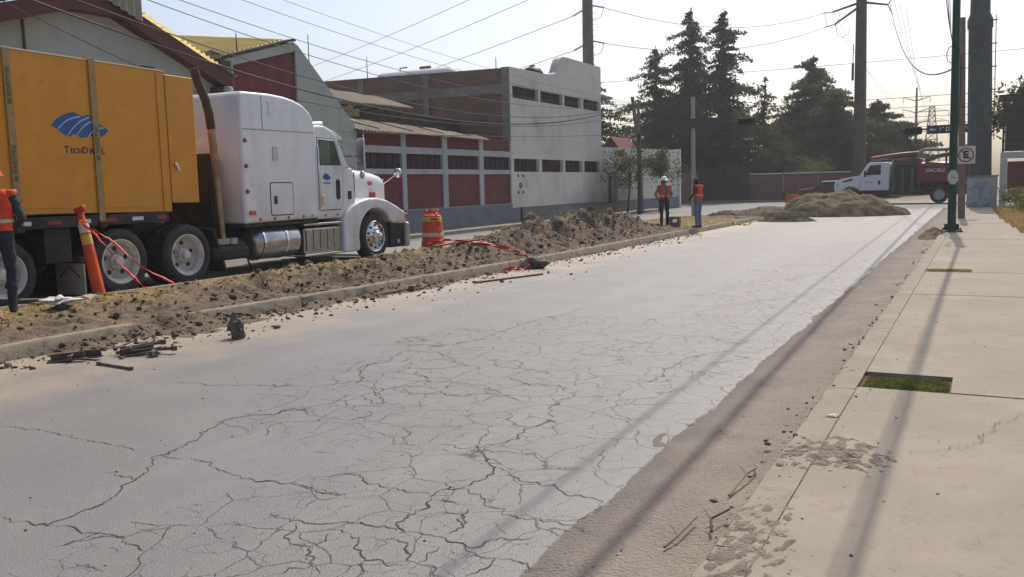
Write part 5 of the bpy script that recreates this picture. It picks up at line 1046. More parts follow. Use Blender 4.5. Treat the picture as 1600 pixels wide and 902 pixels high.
for x0, z0, d_ in ((-9.9,12.85,1.1),(-9.2,12.0,.9)): MB().tube([(x0,66,z0),(x0+.15,66,z0-d_*.8),(x0+.5,66,z0-d_),(x0+.85,66,z0-d_*.75),(x0+.95,66.1,z0-.1)], .018, 6).build('jumper_wire', M_VGREY, BP, smooth=60)
MB().box(-8.12,-7.98, 66.0,66.2, 8.2, 9.3).build('junction_box', M_BRP, BP); MB().tube([(-8.05,66.1,9.3),(-8.03,66.1,10.6)], .03, 6).build('conduit', M_BRP, BP)
CPO = thing('round_concrete_pole', 'round grey pole rising behind the white block with side insulators', 'pole', (-19.1, 46, 0))
MB().tube([(-19.1,46,0),(-19.12,46,7),(-19.14,46,15.5)], [.36,.31,.25], 16).build('shaft', M_GREYP, CPO, smooth=40)
for z in (8.9,9.0,11.1,11.2): pass
for z in (9.05,10.9,12.8):
    insulator(CPO, (-18.8,45.9,z+.2), (-18.1,45.8,z)); insulator(CPO, (-19.4,45.9,z), (-20.1,46.3,z-.15))
    MB().tube([(-18.1,45.8,z),(-18.3,45.85,z-.45),(-18.8,45.9,z-.6)], .015, 6).build('jumper_wire', M_VGREY, CPO, smooth=60)
for k in range(14): MB().tube([(-18.82,45.85,7.4+k*.3),(-18.66,45.85,7.4+k*.3)], .012, 5).build('step_bolt', M_BLACK, CPO)
# posts by the yard wall
t = thing('green_post', 'slim dark green lamp post in front of the yard wall', 'pole', (-15.55, 44, .1))
MB().tube([(-15.55,44,0),(-15.55,44,3.0),(-15.56,44,4.1)], [.12,.11,.09], 12).build('post', M_GRN, t, smooth=50); MB().tube([(-15.56,44,4.1),(-15.6,44,5.6)], .07, 10).build('upper_post', M_GREYP, t, smooth=50); MB().lathe([(0,0),(.18,0),(.18,.05),(.12,.12),(0,.12)], (-15.55,44,.11), 'z', 12).build('base', M_GRN, t)
t = thing('utility_pole', 'old leaning timber utility pole behind the green post', 'pole', (-16.0, 45.5, 0))
MB().tube([(-15.95,45.5,0),(-16.1,45.5,3.5),(-16.45,45.5,6.1)], [.12,.11,.09], 10).build('shaft', M_GREYP, t, smooth=50); MB().box(-16.75,-16.1,45.4,45.5,5.55,5.65).build('cross_arm', M_GREYP, t)
for x in (-16.65,-16.2): MB().lathe([(0,0),(.04,0),(.05,.06),(.03,.12),(0,.13)], (x,45.45,5.65), 'z', 8).build('insulator', M_INS, t)
SGP = thing('signal_mast', 'pale signal mast with a dark overhead sign board across the far lane', 'traffic light', (-11.05, 38.2, 0))
MB().tube([(-11.05,38.2,0),(-11.08,38.2,5.2)], [.10,.085], 14).build('post', mat('galvanised_pole', (.4,.37,.32), .6, (.32,.3,.26), 3), SGP, smooth=50)
MB().tube([(-11.9,38.2,4.05),(-8.3,38.2,4.0)], .05, 10).build('arm', M_BLACK, SGP)
sb = MB().box(-11.75,-9.45,38.10,38.14,3.86,4.28).build('sign_board', mat('dark_sign', (.06,.068,.06), .7), SGP, bevel=.01); MB().box(-11.72,-9.48,38.085,38.099,4.25,4.27).build('board_edge', M_BLACK, sb)
tl = MB().box(-9.15,-8.4,38.05,38.3,3.88,4.18).build('signal_head', M_BLACK, SGP, bevel=.04)
for k in range(3): MB().lathe([(0,0),(.1,0),(.1,-.1),(.09,-.1)], (-8.98+k*.2,38.05,4.03), 'y', 12, False).build('lens', M_SBLK, tl)
# mast arm with street name and signal over the junction
SN = thing('street_name_arm', 'overhead arm with street name board and horizontal signal left of the mast', 'sign', (-.45, 52, 0))
MB().tube([(-.45,52,0),(-.47,52,4.35)], .1, 12).build('post', M_GRN, SN, smooth=50); MB().tube([(-.4,52,4.0),(-3.75,52,4.03)], .05, 10).build('arm', M_BLACK, SN)
sb = MB().box(-2.62,-.55,51.90,51.94,3.76,4.20).build('sign_board', mat('street_sign', (.025,.05,.04), .6), SN, bevel=.01)
text('lettering', '1° DE MAYO', .27, MATS['white_lettering'], sb, (-1.32, 51.895, 3.98), FACE_MY, .003, bold=.004)
ar = MB(); ar.box(-2.45,-2.2,51.892,51.898,3.955,4.005); ar.add([(-2.52,51.894,3.98),(-2.38,51.894,4.07),(-2.38,51.894,3.89)], [(0,1,2)]); ar.build('arrow', MATS['white_lettering'], sb, fix=False)
tl = MB().prism(rrect(-3.72,-2.85,3.76,4.16,.12), 'y', 51.86, 52.12).build('signal_head', M_BLACK, SN, bevel=.03)
for k in range(3): MB().lathe([(0,0),(.12,0),(.12,-.12),(.11,-.12)], (-3.55+k*.27,51.86,3.97), 'y', 14, False).build('lens', M_SBLK, tl)
# far transmission structures
t = thing('transmission_pole', 'far slim transmission pole with three curved cross arms', 'pole', (-10.3, 170, 0)); M_FAR = mat('far_steel', (.12,.115,.11), .7)
MB().tube([(-10.3,170,0),(-10.35,170,16.6)], [.35,.15], 8).build('shaft', M_FAR, t)
for z in (14.7,12.7,10.8):
    for s_ in (-1,1): MB().tube([(-10.35,170,z-.35),(-10.35+s_*1.1,170,z),(-10.35+s_*2.1,170,z+.35)], [.1,.08,.05], 6).build('cross_arm', M_FAR, t); MB().tube([(-10.35+s_*2.1,170,z+.35),(-10.35+s_*2.1,170,z-.7)], .05, 5).build('insulator', M_FAR, t)
t = thing('lattice_tower', 'far steel lattice transmission tower above the red truck', 'tower', (-12.3, 265, 0)); lt = MB(); H_ = 19.8
def leg(z): w = 3.0-2.4*(z/H_)**.7; return [(-12.3+sx*w, 265+sy*w, z) for sx, sy in ((-1,-1),(1,-1),(1,1),(-1,1))]
zs = [0,3.5,6.5,9,11.2,13,14.6,16,17.4,18.6,19.8]
for k in range(4): MB().tube([leg(z)[k] for z in zs], .11, 4).build('leg', M_FAR, t)
for z0, z1 in zip(zs[:-1], zs[1:]):
    for k in range(4): lt.tube([leg(z0)[k], leg(z1)[(k+1)%4]], .06, 4); lt.tube([leg(z1)[k], leg(z0)[(k+1)%4]], .06, 4); lt.tube([leg(z1)[k], leg(z1)[(k+1)%4]], .06, 4)
lt.build('lattice', M_FAR, t)
for z in (18.6,16,13.4):
    for s_ in (-1,1): MB().tube([(-12.3,265,z),(-12.3+s_*4,265,z-.1)], [.14,.06], 5).tube([(-12.3,265,z+.9),(-12.3+s_*4,265,z-.1)], .05, 4).build('cross_arm', M_FAR, t); MB().tube([(-12.3+s_*4,265,z-.1),(-12.3+s_*4,265,z-1.6)], .07, 5).build('insulator', M_FAR, t)
# ------------------------------------------------------------------ overhead wires
M_WIRE = mat('wire', (.06,.058,.055), .7); M_WIREB = mat('black_cable', (.025,.025,.025), .7); M_WIREW = mat('pale_cable', (.4,.4,.38), .6)
def wire(a, b, sag, r, label, m=M_WIRE, n=28, group='overhead wires'):
    a, b = Vector(a), Vector(b); pts = []
    for i in range(n+1): u = i/n; p = a.lerp(b, u); p.z -= sag*4*u*(1-u); pts.append(p)
    return tag(MB().tube(pts, r, 5).build('overhead_wire', m), label, 'wire', group)
# left bundle along the factory fronts, from a pole out of frame to the timber utility pole
for k, (z0, sg, r_, dx, la) in enumerate(((6.6,2.35,.022,.0,'thick black cable sagging lowest across the front of the sheds'),(6.9,2.15,.014,-.15,'black cable just above the lowest sagging one'),(7.1,1.7,.010,.1,'third cable up in the bundle crossing the shed fronts'),
        (7.2,1.4,.009,-.1,'fourth cable up in the bundle crossing the shed fronts'),(7.35,1.0,.007,.15,'thin wire second from top in the bundle above the sheds'),(7.6,.75,.006,0,'topmost thin wire of the bundle above the sheds'))):
    wire((-15.6+dx,4,z0+.15), (-16.4+.06*k,45.45,5.75), sg, r_, la, M_WIREB if k < 2 else M_WIRE, 40)
wire((-15.5,18,3.9), (-16.3,45.4,5.3), .7, .012, 'cable across the maroon panels to the timber pole', M_WIREB); wire((-15.6,20,3.2), (-16.3,45.4,4.2), .15, .010, 'lowest cable across the white block under its upper windows', M_WIRE)
wire((-17.3,17.3,3.9), (-13.2,3,6.8), .3, .009, 'service wire from the shed recess running left')
D_ = Vector((-.883,.469,.0056))
for k, z in enumerate((9.05,10.9,12.8,14.6)):
    a = Vector((-20.1 if k < 3 else -19.3,46.3,z-.15)); wire(a, a+D_*110, 2.2, .016, 'high voltage line running left from the round pole, %s' % ('lowest','second from bottom','third from bottom','topmost')[k], n=36)
wire((-18.1,45.8,10.9), (-10.0,66,12.85), 1.0, .016, 'upper line between the round pole and the brown steel pole'); wire((-18.1,45.8,9.05), (-9.9,66,11.9), .9, .016, 'lower line between the round pole and the brown steel pole')
wire((-18.1,45.8,12.8), (-10.0,66,14.6), .9, .016, 'top line between the round pole and the brown steel pole')
for k, (z, sg, r_) in enumerate(((8.8,.35,.014),(6.35,.2,.016),(5.75,.2,.014),(5.1,.15,.012),(4.45,.1,.010))):
    wire((-34,60.5,z+.1), (22,60.5,z+.35), sg, r_, 'street-crossing wire behind the mast, %s from top' % ('first','second','third','fourth','fifth')[k])
wire((-5.8,66,13.1), (-.8,26.6,4.35), 1.6, .022, 'thick cable dropping from the brown pole to the green pole', M_WIREB)
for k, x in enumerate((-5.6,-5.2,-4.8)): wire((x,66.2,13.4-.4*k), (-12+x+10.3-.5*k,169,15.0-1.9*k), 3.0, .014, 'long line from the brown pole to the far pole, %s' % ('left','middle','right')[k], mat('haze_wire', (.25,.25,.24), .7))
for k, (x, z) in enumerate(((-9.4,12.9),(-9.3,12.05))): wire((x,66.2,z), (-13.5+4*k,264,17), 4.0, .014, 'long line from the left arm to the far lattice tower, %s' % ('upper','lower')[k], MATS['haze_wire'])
# cables above the camera, along the right-hand poles; their shadows fall on the pavement and the road
wire((-.74,26.4,6.9), (-.62,-22,6.9), .9, .026, 'thick cable bundle above the pavement, its shadow runs down the slabs', M_WIREB); wire((-.74,26.4,6.5), (-.74,-22,6.5), .8, .012, 'thin cable beside the bundle above the pavement', M_WIREB)
for k, (x, r_) in enumerate(((-.95,.036),(-1.5,.017))): wire((x-2.2,66,15.2), (x,-26,9.3), 4.3, r_, 'line high over the road, %s from the kerb' % ('first','second')[k], M_WIREB, 44)
# ------------------------------------------------------------------ people
def capsule_pts(t, a, b, ra, rb, n=10):
    a, b = Vector(a), Vector(b); d = b-a; L = d.length or 1e-4; d = d/L; up = Vector((0,0,1)) if abs(d.z) < .9 else Vector((0,1,0)); u = d.cross(up).normalized(); w = u.cross(d)
    rings = []
    for s_, q in ((-1,.15),(-.75,.66),(-.35,.94),(0,1)): rings.append((a+d*ra*s_, ra*q))
    for s_, q in ((0,1),(.35,.94),(.75,.66),(1,.15)): rings.append((b+d*rb*s_, rb*q))
    t.loft([[p+(u*math.cos(k*math.tau/n)+w*math.sin(k*math.tau/n))*r for k in range(n)] for p, r in rings])
def person(label, loc, rz, pose, mats, helmet, vest, open_front=True, scale=1.0, voxel=.011):
    """pose: joints in metres for a 1.72 m figure facing +Y; mats: skin, shirt, trousers, shoes, hair"""
    J = dict(pelvis=(0,0,.93), waist=(0,0,1.06), chest=(0,.01,1.28), neck=(0,0,1.47), head=(0,.03,1.60),
             hipL=(-.095,0,.90), kneeL=(-.105,.02,.49), ankL=(-.11,-.01,.08), toeL=(-.125,.16,.035), hipR=(.095,0,.90), kneeR=(.105,.02,.49), ankR=(.11,-.01,.08), toeR=(.125,.16,.035),
             shL=(-.185,0,1.405), elL=(-.25,-.03,1.13), wrL=(-.24,.10,.90), shR=(.185,0,1.405), elR=(.25,-.03,1.13), wrR=(.24,.10,.90)); J.update(pose)
    C = []   # a, b, ra, rb, material
    def c(a, b, ra, rb, m): C.append((Vector(J[a] if isinstance(a,str) else a), Vector(J[b] if isinstance(b,str) else b), ra, rb, m))
    V_ = lambda k: Vector(J[k])
    for s_ in (-1,1): c(V_('pelvis')+Vector((s_*.06,-.01,0)), V_('waist')+Vector((s_*.055,0,0)), .118, .105, 2 if s_ else 2)
    for s_ in (-1,1): c(V_('waist')+Vector((s_*.055,0,.03)), V_('chest')+Vector((s_*.075,0,0)), .108, .118, 1); c(V_('chest')+Vector((s_*.075,0,0)), V_('chest')+Vector((s_*.09,-.01,.10)), .115, .085, 1)
    c('neck', V_('neck')+Vector((0,.005,-.08)), .052, .06, 1); c('neck', V_('head')+Vector((0,-.01,-.05)), .05, .05, 0)
    h = V_('head'); c(h+Vector((0,-.02,.03)), h+Vector((0,.025,.02)), .083, .075, 0); c(h+Vector((0,.035,-.04)), h+Vector((0,.055,-.075)), .06, .035, 0); c(h+Vector((0,-.03,.06)), h+Vector((0,-.045,-.02)), .08, .07, 4)
    c(h+Vector((0,.095,.01)), h+Vector((0,.112,-.018)), .009, .014, 0)
    for s_ in (-1,1): c(h+Vector((s_*.082,.0,.015)), h+Vector((s_*.08,0,-.02)), .014, .012, 0)
    for S in 'LR':
        sg = -1 if S == 'L' else 1
        c('hip'+S, 'knee'+S, .092, .062, 2); c('knee'+S, 'ank'+S, .062, .05, 2); c('ank'+S, Vector(J['ank'+S])+Vector((0,-.03,-.035)), .045, .04, 3); c(Vector(J['ank'+S])+Vector((0,.0,-.03)), 'toe'+S, .045, .036, 3)
        c('sh'+S, 'el'+S, .062, .05, 1); c('el'+S, 'wr'+S, .048, .036, 1); c(V_('chest')+Vector((sg*.10,0,.10)), 'sh'+S, .07, .064, 1)
        e, w = V_('el'+S), V_('wr'+S); d = (w-e).normalized(); side = d.cross(Vector((sg,0,0))).normalized(); nrm = side.cross(d).normalized()
        pm = w+d*.055; c(w, pm+side*.015, .028, .024, 0); c(w, pm-side*.018, .027, .022, 0)
        for f, (off, L) in enumerate(((.032,.066),(.011,.078),(-.011,.073),(-.032,.058))):
            b0 = w+d*.085+side*off; b1 = b0+d*L*.5+nrm*(-sg)*.012; b2 = b1+d*L*.38+nrm*(-sg)*.028; c(w+d*.05+side*off*.8, b0, .012, .0105, 0); c(b0, b1, .0105, .010, 0); c(b1, b2, .010, .009, 0)
        t0 = w+d*.03+side*.03; t1 = t0+side*.03+d*.03; c(t0, t1, .013, .012, 0); c(t1, t1+d*.034+side*.004, .011, .010, 0)
    t = MB()
    for a, b, ra, rb, m in C: capsule_pts(t, a, b, ra, rb)
    root = thing('person', label, 'person', loc, local=True, rz=rz); root.scale = (scale,)*3
    me = bpy.data.meshes.new('tmp'); me.from_pydata([tuple(p) for p in t.v], [], t.f); tmp = bpy.data.objects.new('tmp', me); COL.objects.link(tmp)
    rm = tmp.modifiers.new('r','REMESH'); rm.mode = 'VOXEL'; rm.voxel_size = voxel; sm = tmp.modifiers.new('s','SMOOTH'); sm.factor = .5; sm.iterations = 4
    bpy.context.view_layer.update(); body = bpy.data.meshes.new_from_object(tmp.evaluated_get(bpy.context.evaluated_depsgraph_get())); bpy.data.objects.remove(tmp)
    n = len(body.vertices); A = np.zeros(n*3); body.vertices.foreach_get('co', A); A = A.reshape(-1,3); N = np.zeros(n*3); body.vertices.foreach_get('normal', N); N = N.reshape(-1,3)
    # folds in the cloth
    for i in range(n):
        p = Vector(A[i]); A[i] += N[i]*(.010*noise.noise(Vector((p.x*9,p.y*9,p.z*13)))+.006*noise.noise(Vector((p.x*22,p.y*22,p.z*34))))*(1 if p.z < 1.42 and p.z > .1 else .15)*(0.25 if abs(p.x) > .2 and p.z < .95 else 1)
    body.vertices.foreach_set('co', A.ravel()); body.update()
    best = None
    fc = np.zeros(len(body.polygons)*3); body.polygons.foreach_get('center', fc); fc = fc.reshape(-1,3); bd = np.full(len(fc), 9.0); bi = np.zeros(len(fc), int); bt = np.zeros(len(fc), int)
    for k, (a, b, ra, rb, m) in enumerate(C):
        a_, d_ = np.array(a), np.array(b-a); L2 = max(1e-8, d_@d_); u = np.clip(((fc-a_)@d_)/L2, 0, 1); dist = np.linalg.norm(fc-a_-u[:,None]*d_, axis=1)-(ra+(rb-ra)*u); q = dist < bd; bd[q] = dist[q]; bi[q] = m; bt[q] = k
    body.polygons.foreach_set('use_smooth', np.ones(len(fc), bool)); body.materials.clear()
    c0 = (A.min(0)+A.max(0))/2; body.transform(Matrix.Translation(-Vector(c0))); body.name = 'body'
    bo = link('body', body, mats, root, c0); body.polygons.foreach_set('material_index', bi.astype(np.int32)); body.update()
    # vest: shell lifted off the torso
    me2 = []; tor = {k for k, (a, b, ra, rb, m) in enumerate(C) if m == 1 and abs((a+b).x/2-J['chest'][0]) < .16}
    pv = [tuple(p.vertices) for p in body.polygons]; V2, F2, mp = [], [], {}
    for i, f in enumerate(pv):
        x, y, z = fc[i]; cx = float(np.interp(z, [J['waist'][2], J['neck'][2]], [J['waist'][0], J['neck'][0]])); cy = float(np.interp(z, [J['waist'][2], J['neck'][2]], [J['waist'][1], J['neck'][1]]))
        if (bt[i] in tor or bi[i] == 2 and z > .98) and .96 < z < J['neck'][2]-.02 and abs(x-cx) < .235:
            if open_front and y > cy+.02 and abs(x-cx) < .05+.05*(z-1): continue
            F2.append(tuple(mp.setdefault(v, len(mp)) for v in f))
    inv = sorted(mp, key=mp.get); W = A[inv]+N[inv]*.022
    vm = MB(); vm.v = [tuple(p) for p in W]; vm.f = F2; vo = vm.build('vest', vest, root, smooth=180, fix=False); so = vo.modifiers.new('s','SOLIDIFY'); so.thickness = .006
    st = MB()
    for i, f in enumerate(F2):
        z = np.mean([W[v][2] for v in f]); x = np.mean([W[v][0] for v in f])
        if 1.08 < z < 1.125: st.add([tuple(W[v]+N[inv[v]]*.006) for v in f], [tuple(range(len(f)))])
    if st.f: st.build('reflective_band', mat('reflective_tape', (.5,.5,.38), .4), vo, fix=False)
    # face details
    ey = MB(); 
    for s_ in (-1,1): ey.blob(h+Vector((s_*.031,.088,.022)), .009, 1, 0)
    ey.box(h.x-.022, h.x+.022, h.y+.083, h.y+.090, h.z-.052, h.z-.046); ey.build('eyes_and_mouth', mat('dark_features', (.03,.02,.018), .6), bo)
    if helmet:
        hm = MB(); hm.lathe([(.128,.045),(.124,.06),(.118,.09),(.10,.125),(.065,.15),(.0,.16)], h+Vector((0,-.008,.0)), 'z', 24, False); hm.lathe([(.118,.05),(.135,.042),(.15,.034),(.15,.028),(.118,.04)], h+Vector((0,.012,.0)), 'z', 24, False)
        hm.tube([h+Vector((0,.115,.08)), h+Vector((0,.08,.135)), h+Vector((0,0,.168)), h+Vector((0,-.09,.13)), h+Vector((0,-.125,.08))], .012, 6); hm.build('hard_hat', helmet, root, smooth=40)
    return root
M_SKIN = mat('skin', (.2,.11,.075), .6, (.17,.09,.06), 8); M_HAIR = mat('hair', (.012,.01,.009), .7)
M_VEST = mat('orange_vest', (.72,.075,.018), .7, (.58,.06,.016), 9, 4)
def tee(name, c, c2, s=6): return mat(name, c, .9, c2, s, 5, bump=.3, bscale=60)
M_JEAN = tee('dark_jeans', (.02,.026,.034), (.038,.046,.055)); M_JEAN2 = tee('blue_jeans', (.12,.15,.2), (.17,.2,.25)); M_JACK = tee('dark_green_jacket', (.035,.045,.04), (.05,.06,.05)); M_SHOE = mat('work_boot', (.04,.03,.022), .8)
M_STRIPE = mat('striped_shirt', (.22,.2,.19), .9); n, l = NT(M_STRIPE); g_ = n.new('ShaderNodeNewGeometry'); w_ = n.new('ShaderNodeTexWave'); w_.bands_direction = 'Z'; w_.inputs['Scale'].default_value = 5; q = n.new('ShaderNodeMix'); q.data_type = 'RGBA'; q.inputs[6].default_value = (.09,.085,.085,1); q.inputs[7].default_value = (.34,.32,.3,1)
l.new(g_.outputs['Position'], w_.inputs[0]); l.new(w_.outputs[0], q.inputs[0]); l.new(q.outputs[2], n['Principled BSDF'].inputs['Base Color'])
M_BROWNS = tee('brown_sweater', (.05,.035,.028), (.075,.055,.045))
M_HHW = mat('white_hard_hat', (.75,.75,.72), .35); M_HHO = mat('orange_hard_hat', (.8,.13,.03), .35)
person('worker in orange vest and dark green jacket at the left edge beside the trailer', (-10.95, 6.98, .14), R(52), dict(wrR=(.17,.20,1.0), elR=(.285,-.02,1.13), head=(-.02,.05,1.60), kneeR=(.12,.03,.49)), [M_SKIN, M_JACK, M_JEAN, M_SHOE, M_HAIR], M_HHO, M_VEST, False, 1.07, .010)
person('worker in white hard hat and open orange vest over a striped shirt', (-9.1, 28.1, .13), R(-140), dict(elL=(-.30,-.06,1.15), wrL=(-.17,-.10,.95), elR=(.30,-.06,1.15), wrR=(.17,-.10,.95), head=(.02,.05,1.60)), [M_SKIN, M_STRIPE, M_JEAN, M_SHOE, M_HAIR], M_HHW, M_VEST, True, .945)
person('bareheaded worker in orange vest and pale jeans standing on the kerb', (-7.98, 28.1, .14), R(75), dict(head=(.0,.10,1.555), neck=(0,.05,1.46), chest=(0,.03,1.28), elL=(-.25,.02,1.14), wrL=(-.22,.19,1.0), elR=(.25,.02,1.14), wrR=(.22,.19,1.0)), [M_SKIN, M_BROWNS, M_JEAN2, M_SHOE, M_HAIR], None, M_VEST, True, .93)
# ------------------------------------------------------------------ traffic drum, post, tape
M_BANDW = mat('white_band', (.62,.58,.52), .45, (.5,.47,.42), 9); M_BANDY = mat('yellow_band', (.6,.42,.06), .5); M_TAPE = mat('red_tape', (.72,.06,.045), .45, (.6,.045,.035), 8, 3)
n, l = NT(M_TAPE); b = n['Principled BSDF']; b.inputs['Subsurface Weight'].default_value = .0
DRM = thing('traffic_drum', 'orange traffic drum with white and yellow bands topped with red tape', 'traffic drum', (-11.83, 18.47, 0))
c_ = (-11.83,18.47,0); pr = [(.0,.06),(.285,.06),(.285,.30),(.265,.33),(.26,.55),(.245,.58),(.24,.77),(.225,.79),(.215,.93),(.18,.96),(.0,.97)]
MB().lathe(pr, c_, 'z', 32, False).build('body', M_ORG, DRM, smooth=35)
MB().lathe([(.36,0),(.37,.02),(.36,.12),(.31,.18),(.29,.18)], c_, 'z', 8).build('base', M_ORG, DRM, bevel=.01)
MB().lathe([(.265,.43),(.267,.435),(.264,.52),(.262,.525)], c_, 'z', 32, False).build('reflective_band', M_BANDW, DRM, smooth=40)
MB().lathe([(.227,.80),(.230,.803),(.224,.90),(.222,.903)], c_, 'z', 32, False).build('yellow_label', M_BANDY, DRM, smooth=40)
t = MB()
for k in range(4): t.obox((-11.83+.229*math.cos(R(-62+k*11)), 18.47+.229*math.sin(R(-62+k*11)), .85), (.006,.035,.045), R(-62+k*11))
t.build('label_print', M_SBLK, DRM)
MB().tube([(-12.0,18.47,.96),(-11.95,18.47,1.03),(-11.71,18.47,1.03),(-11.66,18.47,.96)], .03, 8).build('handle', M_ORG, DRM, smooth=60)
def ribbon(name, pts, w, label, m=M_TAPE, tw=1.5, parent=None, seed=0, sub=10, jit=.02):
    P = [Vector(p) for p in pts]; Q = []
    for i in range(len(P)-1):
        p0, p1, p2, p3 = P[max(0,i-1)], P[i], P[i+1], P[min(len(P)-1,i+2)]
        for k in range(sub):
            u = k/sub; Q.append(.5*((2*p1)+(p2-p0)*u+(2*p0-5*p1+4*p2-p3)*u*u+(3*p1-p0-3*p2+p3)*u**3))
    Q.append(P[-1]); v = []; n_ = len(Q)
    for i, q in enumerate(Q):
        d = (Q[min(i+1,n_-1)]-Q[max(i-1,0)]).normalized(); a = d.cross(Vector((0,0,1))); a = a.normalized() if a.length > .01 else Vector((1,0,0)); bb = a.cross(d); th = tw*math.sin(i*.37+seed)+.5*noise.noise(Vector((i*.3,seed,0)))
        s_ = (a*math.cos(th)+bb*math.sin(th))*w/2; q = q+Vector((noise.noise(Vector((i*.5,seed,1))),noise.noise(Vector((i*.5,seed,2))),abs(noise.noise(Vector((i*.5,seed,3))))))*jit; v += [q-s_, q+s_*.2+bb*.006, q+s_]
    t = MB(); t.add(v, [f for i in range(n_-1) for f in ((3*i,3*i+1,3*i+4,3*i+3),(3*i+1,3*i+2,3*i+5,3*i+4))]); o = t.build(name, m, parent, smooth=180, fix=False); so = o.modifiers.new('s','SOLIDIFY'); so.thickness = .002
    if parent is None: tag(o, label, 'tape')
    return o
ribbon('caution_tape', [(-12.05,18.4,.98),(-11.9,18.25,1.06),(-11.75,18.3,1.04),(-11.65,18.45,1.07),(-11.8,18.6,1.02),(-11.6,18.3,.98),(-11.55,18.25,.8),(-11.48,18.2,.5),(-11.40,18.1,.25),(-11.3,18.0,.2)], .05, 'red tape bunched on the traffic drum and trailing down its right side', seed=1)
PO = thing('delineator_post', 'leaning orange delineator post with white and yellow bands tied with red tape', 'traffic post', (-11.32, 8.68, .15))
b0, b1 = Vector((-11.32,8.68,.16)), Vector((-11.62,8.68,1.46))
def ax(u): return b0.lerp(b1, u)
MB().tube([ax(0),ax(.3),ax(.6),ax(.82)], [.088,.082,.074,.07], 20).build('post', M_ORG, PO, smooth=50); MB().tube([ax(.82),ax(.86),ax(.93)], [.062,.045,.045], 16).build('neck', M_ORG, PO, smooth=50)
MB().obox(tuple(ax(.965)), (.22,.07,.08), 0, 0, R(-13)).build('handle', M_ORG, PO, bevel=.02)
MB().tube([ax(.70),ax(.80)], [.0745,.0725], 20).build('white_band', M_BANDW, PO, smooth=50); MB().tube([ax(.57),ax(.68)], [.0775,.0748], 20).build('yellow_band', M_BANDY, PO, smooth=50)
for u in (.44,.47): MB().tube([ax(u),ax(u+.012)], .082, 20).build('ridge', M_ORG, PO, smooth=50)
ribbon('caution_tape', [tuple(ax(.86)+Vector((.03,-.06,0))), (-11.35,8.75,1.0),(-11.05,8.85,.62),(-10.78,8.95,.33),(-10.70,9.0,.25)], .035, 'red tape stretched from the leaning post, left strand', seed=2, tw=.8)
ribbon('caution_tape', [tuple(ax(.88)+Vector((.02,-.07,0))), tuple(ax(.8)+Vector((.08,-.08,0))), (-11.2,8.85,.95),(-10.85,9.0,.6),(-10.45,9.2,.34),(-10.3,9.3,.24),(-10.15,9.4,.26),(-10.2,9.5,.25),(-10.4,9.35,.27),(-10.2,9.3,.28)], .035, 'red tape from the leaning post, right strand ending in a heap', seed=3, tw=.9)
ribbon('caution_tape', [(-9.75,15.0,.48),(-9.6,15.4,.55),(-9.2,15.5,.50),(-8.9,15.9,.42),(-8.35,15.9,.33),(-7.95,15.7,.26),(-7.72,15.5,.15),(-7.66,15.2,.05),(-7.75,14.95,.03),(-7.95,14.9,.04),(-8.0,15.1,.05),(-7.7,15.0,.06)], .045, 'crumpled red tape draped from the ridge over the kerb to a rock', seed=4)
ribbon('caution_tape', [(-9.7,15.05,.52),(-9.5,15.3,.56),(-9.1,15.35,.53),(-8.8,15.8,.45),(-8.3,15.85,.36)], .045, 'second layer of red tape lying on the ridge', seed=7)
ribbon('yellow_strap', [(-7.9,32.2,.2),(-7.7,31.9,.08),(-7.45,31.9,.04),(-7.3,32.2,.06),(-7.2,32.8,.15)], .06, 'yellow strap looped over the kerb near the small dark mound', mat('yellow_webbing', (.65,.5,.1), .7), seed=9)
# ------------------------------------------------------------------ tools and litter
M_STEEL = mat('rusty_steel', (.15,.12,.095), .75, (.085,.07,.058), 8, 5, metal=.15); M_WOOD = mat('grey_timber', (.26,.2,.14), .9, (.18,.14,.1), 6, 6); M_ROCK = mat('grey_rock', (.16,.14,.125), .9, (.11,.1,.09), 6, 7, bump=.8, bscale=30); M_BAG = mat('white_plastic', (.6,.57,.52), .5)
def rock(name, c, r, label, sq, seed, m=None): return tag(MB().blob(c, r, 3, .45, seed, sq).build(name, m or M_ROCK, smooth=35), label, 'rock')
rock('rock', (-7.25,7.25,.09), .11, 'upright pointed stone on a heap of crumbs near the left kerb', (.8,.7,1.3), 2); rock('rock', (-7.25,6.12,.03), .045, 'fist-sized stone right of the steel scraps', (1,1,.9), 5); rock('rock', (-7.68,15.6,.1), .19, 'dark rock at the kerb holding the red tape end', (1.1,.9,.7), 8)
rock('rock', (-.78,5.75,.128), .022, 'small white stone on the pavement kerb', (1.3,.8,.5), 4, mat('white_stone', (.75,.72,.66), .8)); rock('rock', (-9.3,22.4,.78), .16, 'grey lump on top of the dirt ridge', (1,.8,1.1), 9, M_CLOD)
def bar(name, label, pts, r, m=M_STEEL, head=None, group='steel scraps on the road'):
    t = thing(name, label, 'tool' if head else 'scrap', tuple(pts[0]), group); MB().tube(pts, r, 8).build('shaft', m, t, smooth=50)
    if head: head(t)
    else:
        for p in (pts[0], pts[-1]): MB().lathe([(0,-r*1.5),(r*1.7,-r*1.3),(r*1.7,r*1.3),(0,r*1.5)], p, 'z', 8).build('end_collar', m, t)
    return t
sc = random.Random(5)
specs = [(-8.0,5.5,.42,35),(-7.9,5.62,.34,80),(-7.78,5.58,.3,120),(-7.95,5.75,.38,10),(-7.62,6.0,.5,28),(-7.66,6.1,.45,40),(-7.55,5.95,.42,60),(-7.5,6.2,.4,20),(-7.72,6.05,.35,100),(-7.45,6.05,.28,140)]
pos_w = ['leftmost piece','second piece','third piece','fourth piece','fifth piece','sixth piece','seventh piece','eighth piece','ninth piece','rightmost piece']
